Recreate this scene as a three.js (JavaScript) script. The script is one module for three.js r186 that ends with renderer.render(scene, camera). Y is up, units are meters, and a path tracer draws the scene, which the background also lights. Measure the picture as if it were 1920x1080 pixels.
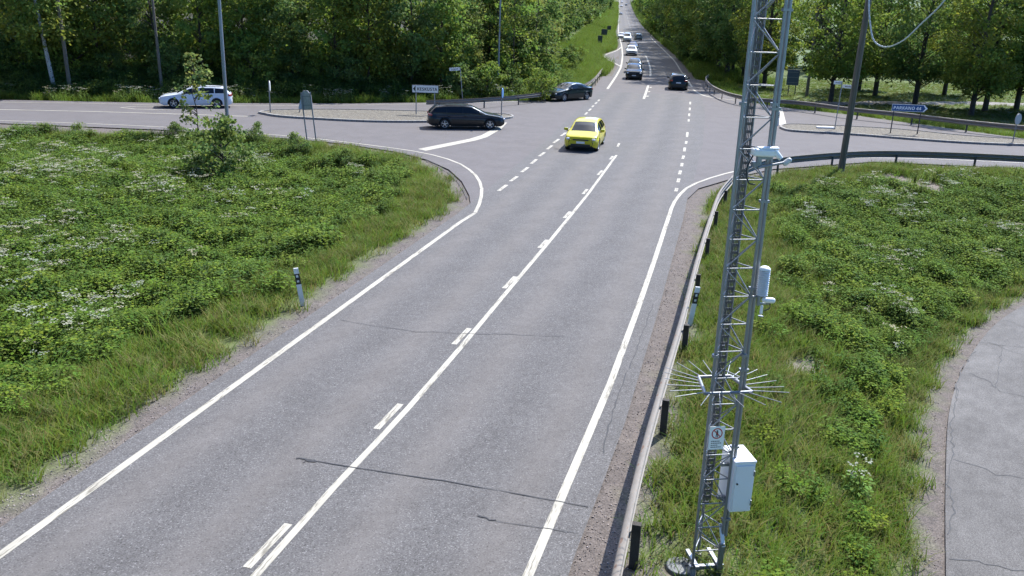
import * as THREE from 'three';
import { Sky } from 'three/addons/objects/Sky.js';
import { mergeGeometries, mergeVertices } from 'three/addons/utils/BufferGeometryUtils.js';
import { RoundedBoxGeometry } from 'three/addons/geometries/RoundedBoxGeometry.js';
import { createNoise2D } from 'simplex-noise';

// ------------------------------------------------------------------ camera, sky, sun, exposure
const V = (x, y, z) => new THREE.Vector3(x, y, z);
const H = 6.9, FPX = 1625, PITCH = THREE.MathUtils.degToRad(17.7), ROLL = THREE.MathUtils.degToRad(1.8);
const scene = new THREE.Scene();
const camera = new THREE.PerspectiveCamera(2 * Math.atan(540 / FPX) * 180 / Math.PI, 16 / 9, 0.1, 4000);
const fwd = V(0, -Math.sin(PITCH), -Math.cos(PITCH)), up0 = V(1, 0, 0).cross(fwd);
const camR = V(1, 0, 0).multiplyScalar(Math.cos(ROLL)).addScaledVector(up0, Math.sin(ROLL));
const camU = up0.clone().multiplyScalar(Math.cos(ROLL)).addScaledVector(V(1, 0, 0), -Math.sin(ROLL));
camera.position.set(0, H, 0);
camera.quaternion.setFromRotationMatrix(new THREE.Matrix4().makeBasis(camR, camU, fwd.clone().negate()));
const renderer = new THREE.WebGLRenderer({ antialias: true });
renderer.toneMapping = THREE.LinearToneMapping;
renderer.toneMappingExposure = 1.85;
renderer.shadowMap.enabled = true;
const SUN_EL = THREE.MathUtils.degToRad(49), sunH = V(0.58, 0, -0.815).normalize();
const sunDir = V(sunH.x * Math.cos(SUN_EL), Math.sin(SUN_EL), sunH.z * Math.cos(SUN_EL));
const sky = new Sky();
sky.scale.setScalar(4000);
sky.name = 'sky'; sky.userData.kind = 'structure';
const su = sky.material.uniforms;
su.sunPosition.value.copy(sunDir); su.turbidity.value = 4; su.rayleigh.value = 0.65; su.mieCoefficient.value = 0.004; su.mieDirectionalG.value = 0.8;
scene.add(sky);
scene.environmentIntensity = 0.3;
const sun = new THREE.DirectionalLight(new THREE.Color(1, 0.955, 0.885), 5);
sun.name = 'sun'; sun.position.copy(sunDir).multiplyScalar(200).add(V(0, 0, -50)); sun.target.position.set(0, 0, -50);
sun.castShadow = true; sun.shadow.mapSize.set(4096, 4096);
Object.assign(sun.shadow.camera, { left: -120, right: 120, top: 120, bottom: -120, near: 1, far: 500 });
scene.add(sun, sun.target);

// ------------------------------------------------------------------ helpers
function rng(seed) { let s = seed | 0; return () => { s = (s + 0x6d2b79f5) | 0; let t = Math.imul(s ^ (s >>> 15), 1 | s); t = (t + Math.imul(t ^ (t >>> 7), 61 | t)) ^ t; return ((t ^ (t >>> 14)) >>> 0) / 4294967296; }; }
const noise2 = createNoise2D(rng(11));
const clamp = THREE.MathUtils.clamp, lerp = THREE.MathUtils.lerp, sstep = (x, a, b) => THREE.MathUtils.smoothstep(x, a, b);
const interp = (T, x) => { if (x <= T[0][0]) return T[0][1] + (T[1][1] - T[0][1]) / (T[1][0] - T[0][0]) * (x - T[0][0]) * 0; for (let i = 1; i < T.length; i++) if (x <= T[i][0]) return lerp(T[i - 1][1], T[i][1], (x - T[i - 1][0]) / (T[i][0] - T[i - 1][0])); return T[T.length - 1][1]; };
const ELEV = [[-100, 0], [105, 0], [120, 0.15], [140, 0.5], [170, 0.85], [210, 1.25], [300, 2.3], [400, 3.9], [530, 6.9], [630, 10.3], [730, 14.4], [820, 18.8], [900, 23], [1000, 28.6], [1200, 40]];
const elev = (F) => interp(ELEV, F);
const rayOf = (px, py) => fwd.clone().multiplyScalar(FPX).addScaledVector(camR, px - 960).addScaledVector(camU, -(py - 540)).normalize();
function at(px, py, y = 0) { const d = rayOf(px, py), t = (y - H) / d.y; return V(d.x * t, y, d.z * t); }          // on a level plane
function atF(px, py, F) { const d = rayOf(px, py), t = -F / d.z; return V(d.x * t, H + d.y * t, -F); }               // at a distance ahead
function march(px, py, fn) { const d = rayOf(px, py); let t = 5; for (let i = 0; i < 9000; i++) { t *= 1.002; if (H + d.y * t <= fn(d.x * t, -d.z * t)) break; } return V(d.x * t, fn(d.x * t, -d.z * t), d.z * t); }
const onRoad = (px, py, yo = 0) => march(px, py, (x, F) => elev(F) + yo);
function toPx(p) { const v = p.clone().sub(camera.position), d = v.dot(fwd); return [960 + FPX * v.dot(camR) / d, 540 - FPX * v.dot(camU) / d, d]; }
const taken = new Map();
function numbered(n) { const k = (taken.get(n) ?? -1) + 1; taken.set(n, k); return k ? n + '_' + String(k).padStart(3, '0') : n; }
function shadowed(o) { o.traverse((m) => { if (m.isMesh) { m.castShadow = true; m.receiveShadow = true; } }); return o; }
function thing(name, label, category, pos = V(0, 0, 0), turn = 0, group) {
  const g = new THREE.Group(); g.name = numbered(name); g.position.copy(pos); g.rotation.y = turn; g.userData = { label, category }; if (group) g.userData.group = group;
  scene.add(g); return g;
}
function part(parent, name, geo, mat, label) { const m = new THREE.Mesh(geo, mat); m.name = name; m.castShadow = m.receiveShadow = true; if (label) m.userData.label = label; parent.add(m); return m; }
function structure(name, geo, mat, label) { const m = new THREE.Mesh(geo, mat); m.name = numbered(name); m.castShadow = m.receiveShadow = true; m.userData = { kind: 'structure', label }; scene.add(m); return m; }
const std = (rgb, roughness = 0.8, extra = {}) => new THREE.MeshStandardMaterial({ color: new THREE.Color().setRGB(...rgb), roughness, ...extra });
const phys = (rgb, roughness, extra = {}) => new THREE.MeshPhysicalMaterial({ color: new THREE.Color().setRGB(...rgb), roughness, ...extra });
const box = (w, h, d, x = 0, y = 0, z = 0) => new THREE.BoxGeometry(w, h, d).translate(x, y, z);
const cyl = (r0, r1, h, n = 10) => new THREE.CylinderGeometry(r1, r0, h, n);
function rod(a, b, r0, r1 = r0, n = 8) { const d = b.clone().sub(a), g = cyl(r0, r1, d.length(), n); g.applyQuaternion(new THREE.Quaternion().setFromUnitVectors(V(0, 1, 0), d.clone().normalize())); const m = a.clone().add(b).multiplyScalar(0.5); return g.translate(m.x, m.y, m.z); }
const merged = (list) => mergeGeometries(list.map((g) => { const h = g.index ? g.toNonIndexed() : g; for (const k of Object.keys(h.attributes)) if (!['position', 'normal', 'uv'].includes(k)) h.deleteAttribute(k); if (!h.attributes.uv) h.setAttribute('uv', new THREE.BufferAttribute(new Float32Array(h.attributes.position.count * 2), 2)); return h; }));
function dataTex(w, h, fn, srgb = true, repeat = 1) {
  const d = new Uint8Array(w * h * 4);
  for (let y = 0; y < h; y++) for (let x = 0; x < w; x++) { const c = fn(x, y), o = (y * w + x) * 4; d[o] = clamp(c[0], 0, 255); d[o + 1] = clamp(c[1], 0, 255); d[o + 2] = clamp(c[2], 0, 255); d[o + 3] = 255; }
  const t = new THREE.DataTexture(d, w, h); t.wrapS = t.wrapT = THREE.RepeatWrapping; t.magFilter = THREE.LinearFilter; t.minFilter = THREE.LinearMipmapLinearFilter; t.generateMipmaps = true;
  if (srgb) t.colorSpace = THREE.SRGBColorSpace; t.repeat.set(repeat, repeat); t.needsUpdate = true; return t;
}
function tileNoise(x, y, period, k, seed = 0) { // periodic value from 4 blended simplex taps
  const u = x / period, v = y / period, s = (a, b) => noise2(a * k + seed, b * k + seed * 1.7);
  return lerp(lerp(s(u, v), s(u - 1, v), u), lerp(s(u, v - 1), s(u - 1, v - 1), u), v);
}
function canvasTex(w, h, draw) { const c = document.createElement('canvas'); c.width = w; c.height = h; draw(c.getContext('2d'), w, h); const t = new THREE.CanvasTexture(c); t.colorSpace = THREE.SRGBColorSpace; return t; }
function insidePoly(P, x, z) { let c = false; for (let i = 0, j = P.length - 1; i < P.length; j = i++) if ((P[i].z > z) !== (P[j].z > z) && x < (P[j].x - P[i].x) * (z - P[i].z) / (P[j].z - P[i].z) + P[i].x) c = !c; return c; }
function polyDist(P, x, z) { let m = 1e9; for (let i = 0, j = P.length - 1; i < P.length; j = i++) { const dx = P[i].x - P[j].x, dz = P[i].z - P[j].z, t = clamp(((x - P[j].x) * dx + (z - P[j].z) * dz) / (dx * dx + dz * dz + 1e-9), 0, 1), ex = x - P[j].x - dx * t, ez = z - P[j].z - dz * t, q = ex * ex + ez * ez; if (q < m) m = q; } m = Math.sqrt(m); return insidePoly(P, x, z) ? -m : m; }

// ------------------------------------------------------------------ plan of the roads
const LEFT = [[-40, -18.6], [9.6, -6.5], [30.5, -1.42], [50, 2.3], [70, 5.7], [87, 8.8], [103, 11.2], [120.7, 13.8], [145, 16.7], [177, 20.1], [212, 23.6], [249, 27.1], [394, 42.7], [550, 59.6], [688, 74.1], [795, 85.5], [1200, 128]];
const RIGHT = [[-40, -11.7], [9.5, 0.37], [13.5, 1.52], [20.1, 3.15], [31, 5.75], [33.5, 6.3], [50, 10.2], [70, 14.4], [88.6, 17.5], [98, 18.8], [135, 23.5], [182, 28.4], [206, 30.9], [249, 35.4], [394, 51.3], [550, 68.4], [688, 83], [795, 94.5], [1200, 137.5]];
const xL = (F) => interp(LEFT, F), xR = (F) => interp(RIGHT, F), xMid = (F) => (xL(F) + xR(F)) / 2;
const P2 = (list, y = 0) => list.map(([a, b]) => at(a, b, y));
const junction = P2([[-900, 195], [-300, 219], [0, 231], [300, 243], [560, 261], [640, 269], [740, 284], [800, 299], [842, 318], [866, 340], [880, 366], [884, 392], [872, 411], [1000, 430], [1254, 424], [1276, 385], [1310, 353], [1385, 331], [1450, 317], [1640, 303], [1920, 316], [2400, 345], [2400, 300], [1920, 260], [1700, 230], [1600, 216], [1480, 203], [1400, 191], [1345, 173], [1316, 150], [1220, 142], [1130, 143], [1116, 163], [1092, 179], [1020, 187.5], [860, 191.5], [660, 194], [300, 193], [0, 187], [-300, 181], [-900, 169]]);
const layby = [V(20.6, 0, -180), V(17.6, 0, -163), V(13.6, 0, -146), V(13.0, 0, -139), V(13.2, 0, -128), V(13.7, 0, -118), V(15.5, 0, -118), V(19, 0, -150)];
const ribbon = []; for (let F = -40; F < 300; F += 10) ribbon.push(V(xL(F) - (F < 50 ? 0.55 : 0.6), 0, -F)); for (let F = 290; F >= -40; F -= 10) ribbon.push(V(xR(F) + (F < 40 ? 0.45 : 0.6), 0, -F));
const PATH_Y = -1.3;
const pathLeft = [V(4.2, 0, 9), ...P2([[1775, 1200], [1774, 1080], [1773, 920], [1782, 760], [1812, 680], [1862, 612], [1920, 572]], PATH_Y)]; { const a = pathLeft[pathLeft.length - 1]; pathLeft.push(V(a.x + 3.2, 0, a.z - 2.6), V(a.x + 8.5, 0, a.z - 5.2), V(a.x + 16, 0, a.z - 7)); }
const pathCurve = new THREE.CatmullRomCurve3(pathLeft), pathEdge = pathCurve.getPoints(60), pathOther = pathEdge.map((p, i) => { const t = pathCurve.getTangent(i / 60); t.y = 0; t.normalize(); return V(p.x - t.z * 3.6, 0, p.z + t.x * 3.6); });
const pathPoly = [...pathEdge, ...pathOther.slice().reverse()];
const asphaltDist = (x, F) => {
  if (F > 200) return Math.max(xL(F) - 0.6 - x, x - xR(F) - 0.6);
  let d = Math.min(polyDist(ribbon, x, -F), F < 130 ? polyDist(junction, x, -F) : 1e9);
  if (F > 100) d = Math.min(d, polyDist(layby, x, -F));
  return d;
};
const parkPath = (x, F) => Math.abs((F - 82) - (x - 28) * 0.12 + Math.sin(x * 0.09) * 2) - 1.5;   // footpath across the lawn
function region(x, F) { const s = x - xMid(Math.max(F, -40)); if (s < 0) return F < 54 ? 'weeds' : 'wood'; return F < 50 ? 'bank' : 'park'; }
function terrain(x, F, d = asphaltDist(x, F)) {
  const base = elev(F); if (d < 0.08) return base - 0.05;
  const n = noise2(x * 0.25, F * 0.25) * 0.12 + noise2(x * 0.9 + 7, F * 0.9) * 0.04, r = region(x, F), k = sstep(d, 0.6, 2.2);
  let y = base - 0.05 - 0.05 * Math.min(d, 1.2);
  if (r === 'weeds') return y - 0.75 * sstep(d, 1.2, 5.5) + 0.5 * sstep(d, 7, 16) + n * k;
  if (r === 'bank') {
    const dp = polyDist(pathPoly, x, -F); if (dp < 0.05) return PATH_Y - 0.05;
    const q = Math.max(d - 2.0, 0), a = q / (q + Math.max(dp - 0.7, 0) + 0.001); return lerp(y, PATH_Y - 0.07, sstep(a, 0, 1)) + n * k * sstep(dp, 0.5, 2);
  }
  if (r === 'wood') return y - 0.25 * sstep(d, 0.8, 2.2) + 1.1 * sstep(d, 2.5, 9) + 0.16 * Math.max(0, d - 7) * sstep(d, 7, 25) * (1 - 0.6 * sstep(d, 60, 200)) + n * k * 1.5;
  return y - 0.15 * sstep(d, 1, 3) + 0.10 * Math.max(0, d - 45) * sstep(d, 45, 90) * (1 - 0.5 * sstep(d, 100, 250)) + n * k * 0.8;
}
const DIRT = at(1712, 356, -0.5);
const onGround = (px, py) => march(px, py, (x, F) => terrain(x, F));

// ------------------------------------------------------------------ ground materials and meshes
const grainTex = dataTex(512, 512, (x, y) => { const r = rng(x * 7919 + y * 104729)(); const r2 = rng((x >> 2) * 911 + (y >> 2) * 35023)(); const v = 205 + tileNoise(x, y, 512, 6) * 20 + tileNoise(x, y, 512, 26, 3) * 22 + (r - 0.5) * 40 + (r2 - 0.5) * 75; return [v, v, v]; });
const groundMat = new THREE.MeshStandardMaterial({ map: grainTex, vertexColors: true, roughness: 1 });
{
  const axis = (a, b, step, far, grow) => { const mid = []; for (let v = a; v <= b; v += step) mid.push(v); let lo = a, hi = b, s = step; const L = [], R = []; while (hi < far[1] || lo > far[0]) { s *= grow; if (hi < far[1]) { hi += s; R.push(hi); } if (lo > far[0]) { lo -= s; L.unshift(lo); } } return [...L, ...mid, ...R]; };
  const X = axis(-42, 42, 0.36, [-500, 500], 1.09), FF = axis(4, 92, 0.36, [-30, 1300], 1.05);
  const pos = [], col = [], uv = [], idx = [], c = [0, 0, 0];
  for (let j = 0; j < FF.length; j++) for (let i = 0; i < X.length; i++) {
    const x = X[i], F = FF[j], d = asphaltDist(x, F), y = terrain(x, F, d); pos.push(x, y, -F); uv.push(x / 2.2, F / 2.2);
    const r = region(x, F), n = noise2(x * 0.5, F * 0.5) * 0.5 + noise2(x * 1.9, F * 1.9) * 0.5, gw = r === 'bank' ? 0.8 : 0.55;
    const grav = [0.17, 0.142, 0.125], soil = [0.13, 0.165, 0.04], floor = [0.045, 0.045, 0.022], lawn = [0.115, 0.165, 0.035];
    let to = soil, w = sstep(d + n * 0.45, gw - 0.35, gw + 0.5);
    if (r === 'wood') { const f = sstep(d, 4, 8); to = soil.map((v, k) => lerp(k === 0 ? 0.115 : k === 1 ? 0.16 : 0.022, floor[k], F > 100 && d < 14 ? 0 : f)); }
    if (r === 'park') { to = lawn.map((v) => v * (1 + n * 0.18)); const pp = parkPath(x, F); if (pp < 0.2 && d > 8) to = [0.34, 0.31, 0.28]; }
    if (r === 'bank') { const dp = polyDist(pathPoly, x, -F); w *= sstep(dp + n * 0.2, 0.3, 0.7); const bare = Math.max(sstep(1.6 - Math.hypot(x - DIRT.x, (F + DIRT.z) * 0.6) + n * 0.3, 0, 0.4), sstep(noise2(x * 0.35 + 30, F * 0.35), 0.72, 0.95) * sstep(6 - d, 0, 3)); to = soil.map((v, k) => lerp(v, [0.24, 0.2, 0.165][k], bare)); }
    if (r === 'weeds' && x < -18 && d < 3.2) w *= sstep(d + n, 1.8, 3);
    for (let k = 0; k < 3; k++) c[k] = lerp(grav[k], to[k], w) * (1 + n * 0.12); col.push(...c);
  }
  const W = X.length; for (let j = 0; j + 1 < FF.length; j++) for (let i = 0; i + 1 < W; i++) { const a = j * W + i; idx.push(a, a + 1, a + W, a + 1, a + W + 1, a + W); }
  const g = new THREE.BufferGeometry(); g.setAttribute('position', new THREE.Float32BufferAttribute(pos, 3)); g.setAttribute('color', new THREE.Float32BufferAttribute(col, 3)); g.setAttribute('uv', new THREE.Float32BufferAttribute(uv, 2)); g.setIndex(idx); g.computeVertexNormals();
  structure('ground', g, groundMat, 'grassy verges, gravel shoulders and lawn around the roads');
}
// asphalt: aggregate speckle plus wheel-worn lanes (u runs across the main road, v along it)
const roadTex = dataTex(1024, 2048, (x, y) => {
  const r = rng((x >> 1) * 92821 + (y >> 1) * 68917), a = r() * 0.7 + rng(x * 131 + y * 7177)() * 0.3, b = r(), u = x / 1024;
  const worn = Math.exp(-(((u - 0.15) / 0.05) ** 2)) + Math.exp(-(((u - 0.37) / 0.05) ** 2)) + Math.exp(-(((u - 0.63) / 0.05) ** 2)) + Math.exp(-(((u - 0.86) / 0.05) ** 2));
  const rough = 1 - 0.55 * worn, n = noise2(x * 0.006, y * 0.004) * 3 + noise2(x * 0.03, y * 0.02) * 3;
  let v = 84 + n + (a - 0.5) * 42 * rough; if (b > 0.955) v += 34 * rough; if (b < 0.04) v -= 24;
  v += 5 * worn - 4 * (Math.exp(-(((u - 0.26) / 0.05) ** 2)) + Math.exp(-(((u - 0.745) / 0.05) ** 2))); return [v + 3 + worn * 2, v + 0.8 + worn * 0.5, v - 0.5 - worn];
});
const sideTex = dataTex(1024, 1024, (x, y) => {
  const r = rng(x * 52711 + y * 31337), a = r(), b = r(), n = tileNoise(x, y, 1024, 4, 5) * 7 + tileNoise(x, y, 1024, 14, 9) * 5;
  let v = 86 + n * 0.6 + (a - 0.5) * 30; if (b > 0.98) v += 20; return [v + 4.5, v + 0.2, v - 0.5];
});
const oldTex = dataTex(1024, 1024, (x, y) => {
  const r = rng(x * 1277 + y * 8887), a = r(), n = tileNoise(x, y, 1024, 5, 2) * 9 + tileNoise(x, y, 1024, 22, 4) * 7; const v = 82 + n + (a - 0.5) * 44; return [v + 4, v + 1, v - 2];
});
const roadMat = new THREE.MeshStandardMaterial({ map: roadTex, bumpMap: roadTex, bumpScale: 0.003, roughness: 0.96 });
const sideMat = new THREE.MeshStandardMaterial({ map: sideTex, roughness: 0.96 });
const oldMat = new THREE.MeshStandardMaterial({ map: oldTex, bumpMap: oldTex, bumpScale: 0.003, roughness: 0.9 });
function flat(P, yo, uvs = 1 / 8, ele = true) {   // P: plan polygon
  const tri = THREE.ShapeUtils.triangulateShape(P.map((p) => new THREE.Vector2(p.x, -p.z)), []), pos = [], uv = [], nor = [];
  for (const p of P) { pos.push(p.x, (ele ? elev(-p.z) : 0) + yo, p.z); uv.push(p.x * uvs, -p.z * uvs); nor.push(0, 1, 0); }
  const idx = []; for (const [a, b, c] of tri) { const cr = (P[b].x - P[a].x) * (P[c].z - P[a].z) - (P[b].z - P[a].z) * (P[c].x - P[a].x); cr < 0 ? idx.push(a, b, c) : idx.push(a, c, b); }
  const g = new THREE.BufferGeometry(); g.setAttribute('position', new THREE.Float32BufferAttribute(pos, 3)); g.setAttribute('normal', new THREE.Float32BufferAttribute(nor, 3)); g.setAttribute('uv', new THREE.Float32BufferAttribute(uv, 2)); g.setIndex(idx); return g;
}
function strip(L, R, yo, uOf, ele = true) {       // two plan polylines of the same length
  const pos = [], uv = [], nor = [], idx = []; let len = 0;
  for (let i = 0; i < L.length; i++) { if (i) len += L[i].distanceTo(L[i - 1]); for (const [p, s] of [[L[i], 0], [R[i], 1]]) { pos.push(p.x, (ele ? elev(-p.z) : p.y) + yo, p.z); nor.push(0, 1, 0); uv.push(uOf ? uOf(s) : s, len / 14); } if (i) { const a = i * 2; idx.push(a - 2, a - 1, a, a - 1, a + 1, a); } }
  const g = new THREE.BufferGeometry(); g.setAttribute('position', new THREE.Float32BufferAttribute(pos, 3)); g.setAttribute('normal', new THREE.Float32BufferAttribute(nor, 3)); g.setAttribute('uv', new THREE.Float32BufferAttribute(uv, 2)); g.setIndex(idx); return g;
}
const mainL = [], mainR = []; for (let F = -30; F < 1200; F += F < 60 ? 2 : F < 200 ? 4 : 8) { mainL.push(V(xL(F) - 0.5, 0, -F)); mainR.push(V(xR(F) + (F < 36 ? 0.45 : 0.5), 0, -F)); }
const mainRoad = structure('main_road', strip(mainL, mainR, 0.004), roadMat, 'grey asphalt main road running to the far hill');
const sideRoad = structure('side_road', flat(junction, 0), sideMat, 'paler asphalt side road crossing at the junction');
const laybyRoad = structure('bus_layby', flat(layby, -0.006), sideMat, 'asphalt bus lay-by beside the main road');
const cyclePath = structure('cycle_path', strip(pathEdge.map((p) => V(p.x, PATH_Y, p.z)), pathOther.map((p) => V(p.x, PATH_Y, p.z)), 0, (s) => s * 0.45, false), oldMat, 'cracked old asphalt cycle path below the bank');
// ---- markings, each its own sheet under the road it is painted on
const paintTex = dataTex(256, 256, (x, y) => { const r = rng(x * 331 + y * 773)(), n = tileNoise(x, y, 256, 5) * 8 + tileNoise(x, y, 256, 18, 2) * 9; const wear = tileNoise(x, y, 256, 9, 6) + tileNoise(x, y, 256, 30, 8) * 0.7 + (r - 0.5) * 0.9, v = (wear > 0.78 ? 104 : wear > 0.6 ? 130 : 156) + n; return [v + 5, v, v - 13]; });
const paintMat = new THREE.MeshStandardMaterial({ map: paintTex, roughness: 0.75 });
function band(points, w, yo, step = 1.5) {        // plan polyline -> strip of width w
  const curve = new THREE.CurvePath(); for (let i = 1; i < points.length; i++) curve.add(new THREE.LineCurve3(points[i - 1], points[i]));
  const n = Math.max(1, Math.ceil(curve.getLength() / step)), L = [], R = [], ps = points.length === 2 ? [points[0], points[1]] : curve.getSpacedPoints(n);
  for (let i = 0; i < ps.length; i++) { const a = ps[Math.max(0, i - 1)], b = ps[Math.min(ps.length - 1, i + 1)], t = b.clone().sub(a); t.y = 0; t.normalize(); L.push(V(ps[i].x + t.z * w / 2, 0, ps[i].z - t.x * w / 2)); R.push(V(ps[i].x - t.z * w / 2, 0, ps[i].z + t.x * w / 2)); }
  return strip(L, R, yo, (s) => s * w / 1.5);
}
const mark = (road, name, points, w, yo = 0.009) => part(road, name, band(points, w, yo), paintMat);
const smooth = (list, n = 40) => new THREE.CatmullRomCurve3(list, false, 'centripetal').getPoints(n);
const line = (list) => list.map(([a, b]) => onRoad(a, b));
{
  const el = []; for (let F = -30; F <= 30; F += 6) el.push(V(xL(F), 0, -F)); el.push(at(890, 400)); mark(mainRoad, 'edge_line', el, 0.14);
  mark(sideRoad, 'edge_line', smooth([...P2([[-300, 215], [0, 226], [300, 238], [560, 257], [700, 273], [790, 286], [850, 302], [888, 325], [903, 352], [898, 385], [891, 399]])], 70), 0.13);
  { const pr = P2([[990, 1080], [1049, 942], [1104, 814], [1143, 723], [1193, 587], [1228, 486], [1256, 400]]), d = pr[0].clone().sub(pr[1]).normalize(); pr.unshift(pr[0].clone().addScaledVector(d, 20)); mark(mainRoad, 'edge_line', pr, 0.135); }
  mark(mainRoad, 'edge_line', smooth(P2([[1254, 408], [1258, 393], [1269, 372], [1292, 350], [1335, 333], [1380, 321], [1440, 309], [1560, 298], [1700, 297], [1920, 306], [2300, 325]]), 60), 0.13, 0.012);
  const ce = P2([[479, 1080], [661, 875], [736, 800], [857, 660], [971, 523], [1031, 452], [1101, 366], [1156, 291]]); { const d = ce[0].clone().sub(ce[1]).normalize(); ce.unshift(ce[0].clone().addScaledVector(d, 20)); } mark(mainRoad, 'centre_line', ce, 0.115);
  for (const [a, b, c, d] of [[463, 1065, 541, 983], [706, 805, 751, 758], [851, 646, 880, 616], [945, 541, 966, 519], [1011, 465, 1026, 450], [1058, 409, 1069, 397], [1093, 364, 1101, 355], [1121, 328, 1129, 320], [1144, 299, 1149, 293], [1158, 275, 1161, 269]]) mark(mainRoad, 'dash', P2([[a, b], [c, d]]), 0.12);
  for (const [a, b, c, d] of [[935, 358, 950, 347], [957, 340, 970, 331], [978, 323, 990, 314], [996, 307, 1006, 299], [1011, 293, 1021, 286], [1026, 280, 1035, 273], [1038, 268, 1048, 261], [1052, 255, 1061, 249], [1065, 245, 1072, 239], [1077, 234, 1083, 229], [1087, 224, 1092, 220], [1097, 215, 1101, 211], [1104, 208, 1108, 204], [1110, 201, 1113, 198], [1116, 195, 1119, 192], [1121, 190, 1124, 187]]) mark(mainRoad, 'dash', P2([[a, b], [c, d]]), 0.15);
  for (const [a, b, c, d] of [[1267, 359, 1269, 353], [1271, 342, 1273, 335], [1274, 327, 1276, 320], [1278, 312, 1279, 306], [1280, 298, 1282, 292], [1283, 284, 1284, 277], [1286, 270, 1287, 265], [1288, 257, 1289, 248], [1291, 228, 1291.5, 224], [1292, 218, 1292.5, 213], [1293, 207, 1293.5, 202], [1294, 196, 1294.3, 191]]) mark(mainRoad, 'dash', P2([[a, b], [c, d]]), 0.14);
  mark(mainRoad, 'centre_line', smooth(line([[1207, 186], [1214, 165], [1219, 145], [1219, 128], [1211, 105]]), 20), 0.22, 0.012);
  for (const [a, b] of [[1213, 181.5], [1216, 173], [1219, 165], [1221.5, 158], [1223, 151], [1224, 145]]) { const p = onRoad(a, b); mark(mainRoad, 'dash', [p, V(p.x + 0.22, 0, p.z - 1)], 0.22, 0.012); }
  const fl = []; for (let F = 88; F < 1150; F += 10) fl.push(V(xL(F), 0, -F)); mark(mainRoad, 'edge_line', [at(1139, 167), ...fl.slice(1)], 0.24, 0.013);
  const fr = []; for (let F = 92; F < 240; F += 8) fr.push(V(xR(F), 0, -F)); mark(mainRoad, 'edge_line', fr, 0.2, 0.013);
  for (let F = 240; F < 900; F += 14) mark(mainRoad, 'dash', [V(xMid(F), 0, -F), V(xMid(F + 4), 0, -F - 4)], 0.16, 0.03);
  mark(sideRoad, 'edge_line', smooth(P2([[1288, 156], [1301, 169], [1330, 182], [1378, 188]]), 14), 0.2);
  mark(laybyRoad, 'edge_line', smooth([V(13.9, 0, -121), V(13.5, 0, -130), V(13.35, 0, -139), V(14, 0, -146), V(17.2, 0, -160), V(20, 0, -176)], 20), 0.25, 0.02);
  mark(sideRoad, 'edge_line', smooth(P2([[-300, 189], [150, 193.5], [300, 197], [500, 198.5], [660, 197], [860, 193.5], [1010, 189.5]]), 40), 0.13);
  mark(sideRoad, 'lane_line', smooth(P2([[-300, 196], [0, 205.5], [165, 209], [300, 213], [470, 218.5]]), 20), 0.2);
  const stop = P2([[784, 279.5], [880, 260.5], [903, 253.5], [928, 240], [943, 230], [951, 230], [940, 242], [914, 257], [893, 263.5], [798, 283]]); part(sideRoad, 'stop_line', flat(stop, 0.009, 0.6), paintMat);
  const loop = smooth(P2([[330, 206], [270, 205.4], [232, 203], [226, 200.8], [245, 199.6], [330, 199.4]]), 30); mark(sideRoad, 'hatched_edge', loop, 0.16);
  part(sideRoad, 'give_way_line', flat(P2([[1461, 204], [1467, 204], [1475, 235], [1461, 235]]), 0.009, 0.6), paintMat);
}
// ---- cracks and sealed joints
const tarMat = std([0.022, 0.022, 0.024], 0.75);
function crack(road, pts, w, yo, seed, jag = 0.05) {
  const r = rng(seed), out = []; for (let i = 1; i < pts.length; i++) { const n = Math.max(2, Math.ceil(pts[i].distanceTo(pts[i - 1]) / 0.22)); for (let k = i > 1 ? 1 : 0; k <= n; k++) { const p = pts[i - 1].clone().lerp(pts[i], k / n); p.x += (r() - 0.5) * jag; p.z += (r() - 0.5) * jag; out.push(p); } }
  const L = [], R = []; out.forEach((p, i) => { const a = out[Math.max(0, i - 1)], b = out[Math.min(out.length - 1, i + 1)], t = b.clone().sub(a); t.y = 0; t.normalize(); const h = w * (0.35 + r() * 0.65) / 2; L.push(V(p.x + t.z * h, p.y, p.z - t.x * h)); R.push(V(p.x - t.z * h, p.y, p.z + t.x * h)); });
  return part(road, 'crack', strip(L, R, yo, undefined, false), tarMat);
}
crack(mainRoad, P2([[588, 865], [660, 877], [830, 902], [960, 925], [1103, 951]]), 0.027, 0.0135, 3, 0.016);
crack(mainRoad, P2([[552, 861], [575, 862], [592, 866]]), 0.05, 0.0137, 4, 0.06); crack(mainRoad, P2([[568, 869], [580, 863], [592, 865]]), 0.03, 0.0139, 14, 0.05);
crack(mainRoad, P2([[930, 978], [1030, 993], [1085, 1001]]), 0.016, 0.0135, 5, 0.02); crack(mainRoad, P2([[896, 969], [912, 973], [928, 977]]), 0.05, 0.0137, 6, 0.04);
crack(mainRoad, P2([[640, 601], [700, 612], [780, 622], [880, 626], [960, 628], [1060, 632]]), 0.018, 0.0135, 7, 0.06);
crack(mainRoad, P2([[1175, 700], [1160, 740], [1145, 790], [1130, 850]]), 0.03, 0.0135, 8, 0.05); crack(mainRoad, P2([[1225, 570], [1205, 625], [1180, 690]]), 0.025, 0.0136, 18, 0.05);
crack(sideRoad, P2([[755, 286], [800, 300], [838, 320], [862, 344], [878, 372]]), 0.05, 0.006, 9, 0.08);
const PP = (list) => P2(list, PATH_Y);
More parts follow.
